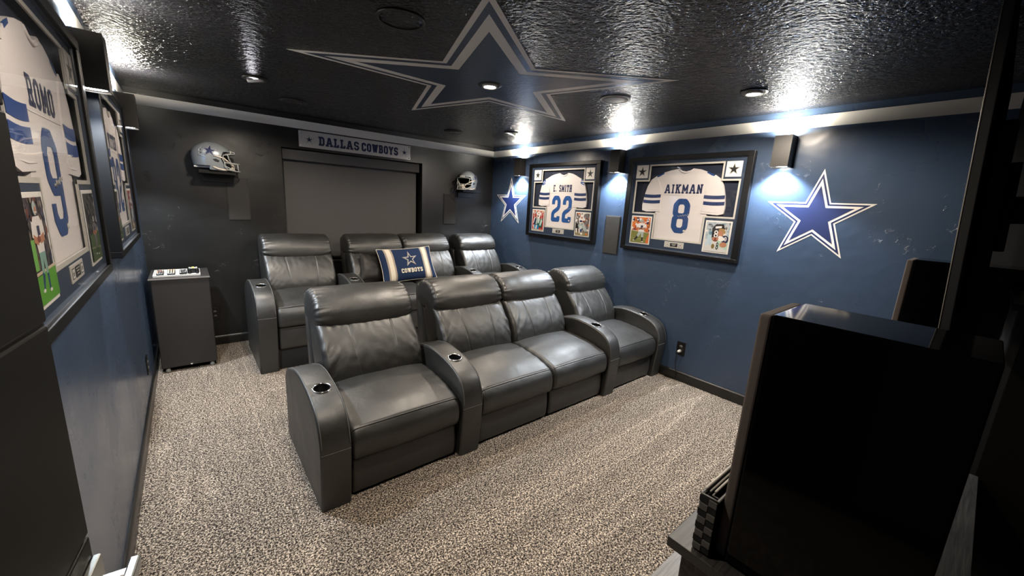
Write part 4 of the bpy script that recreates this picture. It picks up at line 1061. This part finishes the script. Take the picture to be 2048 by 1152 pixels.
# ================================================================== HELMETS ON SHELVES
def helmet(loc, rz, scale, label):
    t = thing('football_helmet', label, 'helmet', loc, rz, 'silver football helmets')
    t.scale = (scale, scale, scale)
    A, B, CU, CL, Z0 = 0.150, 0.114, 0.128, 0.215, 0.128
    def shell(th, ph, off=0.0):
        """th = heading from the front, ph = elevation; the lower half is drawn out into jaw flaps"""
        c = CU if ph >= 0 else CL
        x, y, z = math.cos(ph) * math.cos(th), math.cos(ph) * math.sin(th), math.sin(ph)
        e = 1.0
        px = (A + off) * x * (1.0 if x > 0 else 1.02); py = (B + off) * y; pz = (c + off) * z
        return Vector((px, py, pz + Z0))
    mb = MB(); nth, nph = 192, 112; vs = []; idx = {}
    ph0 = -math.asin(0.118 / CL)
    for i in range(nth):
        for j in range(nph + 1):
            ph = ph0 + (PI / 2 - 0.02 - ph0) * j / nph
            vs.append(shell(2 * PI * i / nth, ph)[:])
    fs = []
    for i in range(nth):
        for j in range(nph):
            a, b = i * (nph + 1) + j, ((i + 1) % nth) * (nph + 1) + j
            q = [a, b, b + 1, a + 1]
            cxx = sum(vs[k][0] for k in q) / 4; cyy = sum(vs[k][1] for k in q) / 4; cz = sum(vs[k][2] for k in q) / 4 - Z0
            # face opening and rear neckline
            front = 0.068 + 0.020 * max(0, cz) / 0.05 if cz > -0.03 else 0.068 + (-0.03 - cz) * 0.30
            if cxx > front and cz < 0.047 - 0.10 * max(0, 0.118 - cxx) and abs(cyy) < 0.115: continue
            if cz < -0.085 - 0.0 and cxx < -0.02 and cz < -0.085 + (-0.02 - cxx) * 0.25: continue
            fs.append(q)
    top = len(vs); vs.append((0, 0, Z0 + CU))
    for i in range(nth): fs.append([i * (nph + 1) + nph, ((i + 1) % nth) * (nph + 1) + nph, top])
    mb.add(vs, fs, 0, True)
    s = mb.build('shell', M_HELMET, t)
    md = s.modifiers.new('thickness', 'SOLIDIFY'); md.thickness = 0.006; md.offset = -1
    # dark inner padding
    mb = MB(); vs = []; fs = []
    for i in range(32):
        for j in range(13):
            ph = -0.45 + (PI / 2 + 0.45) * j / 12
            p = shell(2 * PI * i / 32, ph) - Vector((0, 0, Z0))
            vs.append((p.x * 0.86 - 0.006, p.y * 0.90, p.z * 0.90 + Z0))
    for i in range(32):
        for j in range(12):
            q = [i * 13 + j, ((i + 1) % 32) * 13 + j, ((i + 1) % 32) * 13 + j + 1, i * 13 + j + 1]
            if sum(vs[k][0] for k in q) / 4 > 0.062 and sum(vs[k][2] for k in q) / 4 - Z0 < 0.05: continue
            fs.append(q)
    mb.add(vs, fs, 0, True); mb.build('padding', M_DARK, t)
    def side(x, z, sg, off):
        zz = z; c = CU if zz >= 0 else CL
        k = max(0.02, 1 - (x / (A * (1 if x > 0 else 1.02))) ** 2 - (zz / c) ** 2)
        return Vector((x, sg * (B * math.sqrt(k) + off), zz + Z0))
    for sg in (-1, 1):
        mb = MB()
        for k, (sc, mi) in enumerate(((1.0, 0), (0.90, 1), (0.80, 0), (0.62, 2))):
            P = star_pts(0.060 * sc, 84 if sg < 0 else 96)
            vs = [side(-0.012, 0.043, sg, 0.0012 + 0.0007 * k)[:]]
            for i in range(10):
                for q in range(5):
                    a, b = P[i], P[(i + 1) % 10]
                    vs.append(side(-0.012 + a[0] + (b[0] - a[0]) * q / 5, 0.043 + a[1] + (b[1] - a[1]) * q / 5, sg, 0.0012 + 0.0007 * k)[:])
            mb.add(vs, [[0, 1 + i, 1 + (i + 1) % 50] for i in range(50)], mi)
        mb.build('star_decal', [M_VINYL_N, M_WHITE, M_VINYL_N], s, recalc=False)
        for nm, pts in zip(('ear_hole', 'vent_slot'), ([(0.005, -0.028), (0.030, -0.022), (0.055, -0.036), (0.045, -0.052), (0.022, -0.046)], [(-0.080, 0.052), (-0.072, 0.050), (-0.070, 0.012), (-0.078, 0.016)])):
            MB().add([side(a, b, sg, 0.0015)[:] for a, b in pts], [list(range(len(pts)))]).build(nm, M_DARK, s, recalc=False)
        # chin straps: two ribbons per side running to the cup
        for pts in ([(0.020, 0.004), (0.050, -0.004), (0.085, -0.012)], [(0.004, -0.092), (0.045, -0.108), (0.080, -0.112)]):
            P = [side(a, b, sg, 0.005) for a, b in pts] + [Vector((0.125, sg * 0.052, Z0 - (0.045 if pts[0][1] > -0.05 else 0.108))), Vector((0.148, sg * 0.022, Z0 - 0.088))]
            MB().tube([p[:] for p in P], [0.0065, 0.0065, 0.0065, 0.006, 0.006], 8).build('chin_strap', M_PAD, t)
        # raised vent rib
        MB().tube([side(a, b, sg, 0.001)[:] for a, b in ((-0.062, 0.075), (-0.088, 0.045), (-0.092, 0.004), (-0.050, -0.016))], 0.0045, 6).build('shell_rib', M_HELMET, s)
    MB().lathe([(0.0003, 0.020), (0.018, 0.018), (0.030, 0.008), (0.034, -0.004)], Matrix.Translation((0.140, 0, Z0 - 0.088)) @ Matrix.Rotation(PI / 2, 4, 'Y'), n=20).build('chin_cup', M_PAD, t)
    MB().box((-0.136, -0.050, 0.026), (-0.020, 0.050, 0.040), 0.005).build('neck_bumper', M_WHITE, t)
    MB().box((0.122, -0.022, Z0 + 0.040), (0.140, 0.022, Z0 + 0.060), 0.004).build('brow_bumper', M_WHITE, t)
    # face mask bars
    mb = MB(); r = 0.0042
    def bar(pts): mb.tube(pts, r, 8)
    z = lambda v: Z0 + v
    def arc(xf, yw, zz, xb, yb_, zb, n=10):
        pts = [(xb, -yb_, zb)]
        for k in range(n + 1):
            a = -1 + 2 * k / n
            pts.append((xf - 0.030 * a * a, yw * a, zz))
        return pts + [(xb, yb_, zb)]
    bar(arc(0.170, 0.082, z(0.030), 0.082, 0.108, z(0.012)))
    bar(arc(0.196, 0.070, z(-0.052), 0.085, 0.106, z(-0.048)))
    bar(arc(0.200, 0.066, z(-0.118), 0.088, 0.094, z(-0.076)))
    for sg in (-1, 1):
        bar([(0.115, sg * 0.092, z(0.022)), (0.120, sg * 0.090, z(-0.010)), (0.140, sg * 0.078, z(-0.055))])
        bar([(0.084, sg * 0.104, z(0.012)), (0.078, sg * 0.107, z(-0.02)), (0.090, sg * 0.104, z(-0.048)), (0.086, sg * 0.098, z(-0.080)), (0.110, sg * 0.088, z(-0.108)), (0.170, sg * 0.066, z(-0.118))])
        bar([(0.183, sg * 0.045, z(-0.052)), (0.188, sg * 0.044, z(-0.118))])
        bar([(0.163, sg * 0.020, z(0.033)), (0.166, sg * 0.020, z(0.046)), (0.128, sg * 0.018, z(0.058))])
    mb.build('face_mask', M_MASK, t)
    return t
def shelf(x0, x1, zt, label):
    t = thing('floating_shelf', label, 'shelf', ((x0 + x1) / 2, RY, zt), 0, 'small helmet shelves')
    hw = (x1 - x0) / 2
    MB().box((-hw, -0.205, -0.030), (hw, -0.0005, 0.0), 0.002).build('board', M_BLACKFR, t)
    MB().box((-hw + 0.03, -0.02, -0.10), (hw - 0.03, -0.0005, -0.030), 0.003).build('bracket', M_BASEB, t)
shelf(0.455, 0.745, 1.785, 'black floating shelf under the left helmet')
shelf(3.345, 3.640, 1.790, 'black floating shelf under the right helmet')
helmet((0.572, 4.862, 1.785 - 0.005), math.radians(-6), 1.06, 'silver helmet facing right on the left wall shelf')
helmet((3.465, 4.870, 1.790 - 0.005), math.radians(180 + 28), 1.06, 'silver helmet facing left on the right wall shelf, turned toward the room')

# ================================================================== FRIDGE AND REMOTES
FX0, FX1, FYF, FYB = 0.045, 0.438, 4.375, 4.86
t = thing('mini_fridge', 'small dark brown fridge standing in the back left corner', 'fridge', ((FX0 + FX1) / 2, (FYF + FYB) / 2, 0), world=True)
wb(MB().box((FX0 + 0.004, FYF + 0.055, 0.03), (FX1 - 0.004, FYB, 0.832), 0.008), 'cabinet', M_FRIDGE, t)
dr = wb(MB().box((FX0, FYF, 0.045), (FX1, FYF + 0.05, 0.835), 0.010, 3), 'door', M_FRIDGE, t)
wb(MB().box((FX0 - 0.012, FYF - 0.004, 0.836), (FX1 + 0.006, FYB + 0.004, 0.850), 0.004), 'top', M_FRIDGE, t)
wb(MB().box((FX0 - 0.0125, FYF - 0.0065, 0.838), (FX1 + 0.0065, FYF - 0.003, 0.8505), 0.001), 'edge_strip', M_FRIDGET, t)
bd = wb(MB().box((0.243, FYF - 0.003, 0.050), (0.257, FYF + 0.002, 0.060), 0.001), 'badge', M_SILVER, dr)
for x in (FX0 + 0.04, FX1 - 0.04):
    for y in (FYF + 0.03, FYB - 0.05):
        wb(MB().lathe([(0.0003, 0), (0.016, 0), (0.018, 0.01), (0.014, 0.045), (0.0003, 0.045)], Matrix.Translation((x, y, 0)), n=16), 'foot', mat('grey_foot', (0.25, 0.24, 0.22), 0.5), t)
t = thing('tray', 'pale grey tray holding the remotes on top of the fridge', 'tray', (0.222, 4.58, 0.850), world=True)
mb = MB().box((0.062, 4.425, 0.851), (0.382, 4.74, 0.857), 0.003)
for a, b in (((0.062, 4.425, 0.857), (0.382, 4.433, 0.868)), ((0.062, 4.732, 0.857), (0.382, 4.74, 0.868)), ((0.062, 4.433, 0.857), (0.07, 4.732, 0.868)), ((0.374, 4.433, 0.857), (0.382, 4.732, 0.868))): mb.box(a, b, 0.002)
wb(mb, 'body', mat('pale_tray', (0.55, 0.53, 0.50), 0.4), t)
def remote(x, y, wd, ln, label, cols, rows, pal, seed):
    t = thing('remote_control', label, 'remote control', (x, y, 0.857), 0, 'remotes on the tray')
    bd = MB().box((-wd / 2, -ln / 2, 0.0005), (wd / 2, ln / 2, 0.022), 0.005, 3).build('body', M_CUPBLK, t)
    rnd = random.Random(seed)
    for i in range(cols):
        for j in range(rows):
            cx = -wd / 2 + wd * (i + 0.5) / cols; cy = -ln / 2 + ln * (j + 0.5) / rows
            MB().box((cx - wd / cols * 0.30, cy - ln / rows * 0.26, 0.0215), (cx + wd / cols * 0.30, cy + ln / rows * 0.26, 0.0255), 0.001).build('button', pcol(rnd.choice(pal)), t)
remote(0.108, 4.55, 0.046, 0.19, 'slim black remote with red and pale buttons, leftmost on the tray', 3, 6, [(0.5, 0.2, 0.13), (0.35, 0.33, 0.32), (0.6, 0.5, 0.35), (0.12, 0.12, 0.12)], 1)
remote(0.182, 4.56, 0.052, 0.21, 'wide remote crowded with cream buttons, second from the left wall', 3, 7, [(0.65, 0.6, 0.48), (0.5, 0.5, 0.38), (0.6, 0.42, 0.3)], 2)
remote(0.262, 4.555, 0.048, 0.17, 'plain black remote with few pale buttons beside the game controller', 3, 5, [(0.5, 0.5, 0.42), (0.08, 0.08, 0.085), (0.16, 0.16, 0.165)], 3)
t = thing('game_controller', 'black game controller with yellow and grey buttons at the tray end', 'game controller', (0.334, 4.56, 0.857))
mb = MB(); pts = [(-0.045, 0.03), (-0.02, 0.045), (0.02, 0.045), (0.045, 0.03), (0.052, -0.02), (0.04, -0.06), (0.026, -0.06), (0.018, -0.02), (-0.018, -0.02), (-0.026, -0.06), (-0.04, -0.06), (-0.052, -0.02)]
MB().prism(pts, lambda a, b, h: (a * 0.8, b, h + 0.0005), 0.040, 0.009).build('body', M_CUPBLK, t)
MB().lathe([(0.0003, 0.052), (0.010, 0.051), (0.012, 0.040)], Matrix.Translation((0, 0.016, 0)), n=16).build('button', pcol((0.75, 0.6, 0.08)), t)
for a, b, c in ((-0.024, 0.022, (0.3, 0.32, 0.25)), (0.024, 0.022, (0.45, 0.42, 0.38)), (-0.012, -0.006, (0.3, 0.3, 0.3)), (0.012, -0.006, (0.35, 0.35, 0.33))):
    MB().lathe([(0.0003, 0.050), (0.007, 0.049), (0.009, 0.040)], Matrix.Translation((a, b, 0)), n=14).build('stick' if b < 0 else 'button', pcol(c), t)

# ================================================================== FRONT OF THE ROOM: STAND, SPEAKERS, TV, BASKET
TT = 0.55
t = thing('media_stand', 'black oak media stand under the large nearby speaker', 'stand', (2.2, 0.2, 0), world=True)
wb(MB().box((1.497, -0.16, TT - 0.036), (2.96, 0.505, TT), 0.002), 'top_board', M_WOODB, t)
wb(MB().box((1.400, -0.12, 0.215), (2.90, 0.590, 0.245), 0.002), 'lower_shelf', M_WOODG, t)
wb(MB().box((1.545, 0.30, 0.245), (1.60, 0.47, TT - 0.036), 0.002), 'end_panel', M_MOTTLE, t)
wb(MB().box((1.545, -0.14, 0.245), (1.60, 0.295, TT - 0.036), 0.002), 'end_panel', M_DARK, t)
wb(MB().box((2.85, -0.14, 0.245), (2.90, 0.47, TT - 0.036), 0.002), 'end_panel', M_DARK, t)
for x in (1.45, 2.84):
    for y in (-0.08, 0.52): wb(MB().box((x - 0.025, y - 0.025, 0), (x + 0.025, y + 0.025, 0.215), 0.002), 'leg', M_DARK, t)
t = thing('equipment_cabinet', 'dark cabinet in the shadows at the right edge, behind the nearby speaker', 'cabinet', (3.45, -0.42, 0), world=True)
wb(MB().box((3.0, -0.72, 0.04), (3.64, -0.12, 1.30), 0.006), 'carcass', M_DARK, t)
wb(MB().box((2.985, -0.735, 1.30), (3.645, -0.105, 1.33), 0.004), 'top', M_BASEB, t)
wb(MB().box((2.984, -0.70, 0.08), (3.0, -0.15, 1.27), 0.003), 'side_panel', M_DOOR, t)
wb(MB().box((3.03, -0.70, 0.0), (3.61, -0.16, 0.04)), 'plinth', M_DARK, t)
def big_speaker(x, y, zb, w_, d_, h_, label, gcol):
    """cloth-fronted cabinet: grille faces the seats (+y)"""
    t = thing('loudspeaker', label, 'speaker', (x, y, zb), 0, 'main loudspeakers')
    MB().box((-w_ / 2, -d_, 0.012), (w_ / 2, 0, h_), 0.006, 3).build('cabinet', M_GLOSSBLK, t)
    MB().box((-w_ / 2 + 0.002, 0.002, 0.016), (w_ / 2 - 0.002, 0.033, h_ - 0.004), 0.010, 4).build('grille', gcol, t)
    for sx in (-w_ / 2 + 0.03, w_ / 2 - 0.03):
        for sy in (-0.03, -d_ + 0.03):
            MB().lathe([(0.0003, 0), (0.016, 0), (0.018, 0.013), (0.0003, 0.013)], Matrix.Translation((sx, sy, 0)), n=14).build('foot', M_DARK, t)
    return t
big_speaker(1.688, 0.343, TT, 0.282, 0.405, 0.815, 'huge glossy black loudspeaker close to the camera on the media stand', M_GRILLE)
big_speaker(3.800, 0.275, 0.0, 0.290, 0.42, 1.436, 'tall black loudspeaker on the floor by the right wall, behind the nearby one', M_GRILLE)
t = thing('woven_basket', 'black checker-woven basket on the stand in front of the nearby speaker', 'basket', (1.65, 0.402, TT), world=True)
BX0, BX1, BY0, BY1, BH = 1.522, 1.800, 0.381, 0.432, 0.205
M_WEAVE_D = fabric_mat('black_woven_strap', (0.010, 0.010, 0.010), 200)
M_WEAVE_L = fabric_mat('grey_woven_strap', (0.075, 0.070, 0.064), 200)
mb = MB()
for a, b in (((BX0, BY0, 0.0015), (BX0 + 0.006, BY1, BH)), ((BX1 - 0.006, BY0, 0.0015), (BX1, BY1, BH)), ((BX0, BY0, 0.0015), (BX1, BY0 + 0.006, BH)), ((BX0, BY1 - 0.006, 0.0015), (BX1, BY1, BH)), ((BX0, BY0, 0.0015), (BX1, BY1, 0.008))):
    mb.box((a[0], a[1], a[2] + TT), (b[0], b[1], b[2] + TT))
rows = 8
for j in range(rows):
    for i in range(2):
        z0 = TT + 0.006 + j * (BH - 0.010) / rows; z1 = z0 + (BH - 0.010) / rows - 0.001
        y0 = BY0 + i * (BY1 - BY0) / 2; y1 = y0 + (BY1 - BY0) / 2
        mb.box((BX0 - 0.003 - 0.002 * ((i + j) % 2), y0, z0), (BX0, y1, z1), 0.002, mi=1 + (i + j) % 2)
    for i in range(11):
        x0 = BX0 + i * (BX1 - BX0) / 11; x1 = x0 + (BX1 - BX0) / 11
        z0 = TT + 0.006 + j * (BH - 0.010) / rows; z1 = z0 + (BH - 0.010) / rows - 0.001
        mb.box((x0, BY1, z0), (x1, BY1 + 0.003 + 0.002 * ((i + j) % 2), z1), 0.002, mi=1 + (i + j + 1) % 2)
wb(mb, 'basket_wall', [M_DARK, M_WEAVE_D, M_WEAVE_L], t)
wb(MB().tube([(BX0, BY0, TT + BH), (BX0, BY1, TT + BH), (BX1, BY1, TT + BH), (BX1, BY0, TT + BH)], 0.004, 6, closed=True), 'rim', mat('grey_wire', (0.16, 0.155, 0.15), 0.4), t)
wb(MB().tube([(BX0 + 0.030, BY1, TT + BH + 0.004), (BX1 - 0.03, BY1, TT + BH + 0.004)], 0.0045, 8), 'handle', M_SILVER, t)
for k in range(2):
    e = 0.020 + 0.022 * k
    q = thing('storage_tray', ('outer' if k == 0 else 'inner') + ' black wire-rimmed tray nested inside the woven basket', 'tray', (1.65, 0.402, TT + 0.01), 0, 'nested trays in the basket', world=True)
    a0, a1, b0, b1 = BX0 + e, BX1 - e, BY0 + 0.007, BY1 - 0.008 - 0.010 * k
    mb = MB(); zt = TT + BH - 0.012 - 0.006 * k
    for a, b in (((a0, b0), (a0 + 0.002, b1)), ((a1 - 0.002, b0), (a1, b1)), ((a0, b0), (a1, b0 + 0.002)), ((a0, b1 - 0.002), (a1, b1))):
        mb.box((a[0], a[1], TT + 0.02), (b[0], b[1], zt))
    wb(mb, 'wall', M_DARK, q)
    wb(MB().tube([(a0, b0, zt), (a0, b1, zt), (a1, b1, zt), (a1, b0, zt)], 0.003, 6, closed=True), 'rim', mat('grey_wire', (0.16, 0.155, 0.15), 0.4), q)
    wb(MB().tube([(a0 + 0.02, b1, zt + 0.004), (a1 - 0.02, b1, zt + 0.004)], 0.004, 8), 'handle', M_SILVER, q)

# wall-mounted television seen from behind its left edge, tipped forward a little
t = thing('television', 'big black television edge filling the right side of the picture', 'television', (2.80, 0.038, 1.25))
t.rotation_euler = (math.radians(-3.4), 0, 0)
TWD, THT = 1.60, 1.06
MB().box((-TWD / 2, -0.012, 0), (TWD / 2, 0.010, THT), 0.002).build('panel', M_DARK, t)
MB().box((-TWD / 2 + 0.012, 0.0095, 0.016), (TWD / 2 - 0.012, 0.0115, THT - 0.012)).build('screen', M_GLOSSBLK, t)
MB().box((-TWD / 2 + 0.25, -0.060, 0.10), (TWD / 2 - 0.25, -0.012, 0.70), 0.012).build('rear_housing', M_DARK, t)
mb = MB().box((-0.30, -0.085, 0.30), (0.30, -0.060, 0.60), 0.004)
mb.box((-0.05, -0.755, 0.40), (0.05, -0.085, 0.50), 0.004)
mb.build('wall_bracket', M_DARK, t)
MB().tube([(-TWD / 2 - 0.0005, 0.0095, 0.003), (-TWD / 2 - 0.0005, 0.0095, THT - 0.003)], 0.0016, 6).build('edge_strip', mat('grey_edge_metal', (0.30, 0.28, 0.24), 0.4), t)
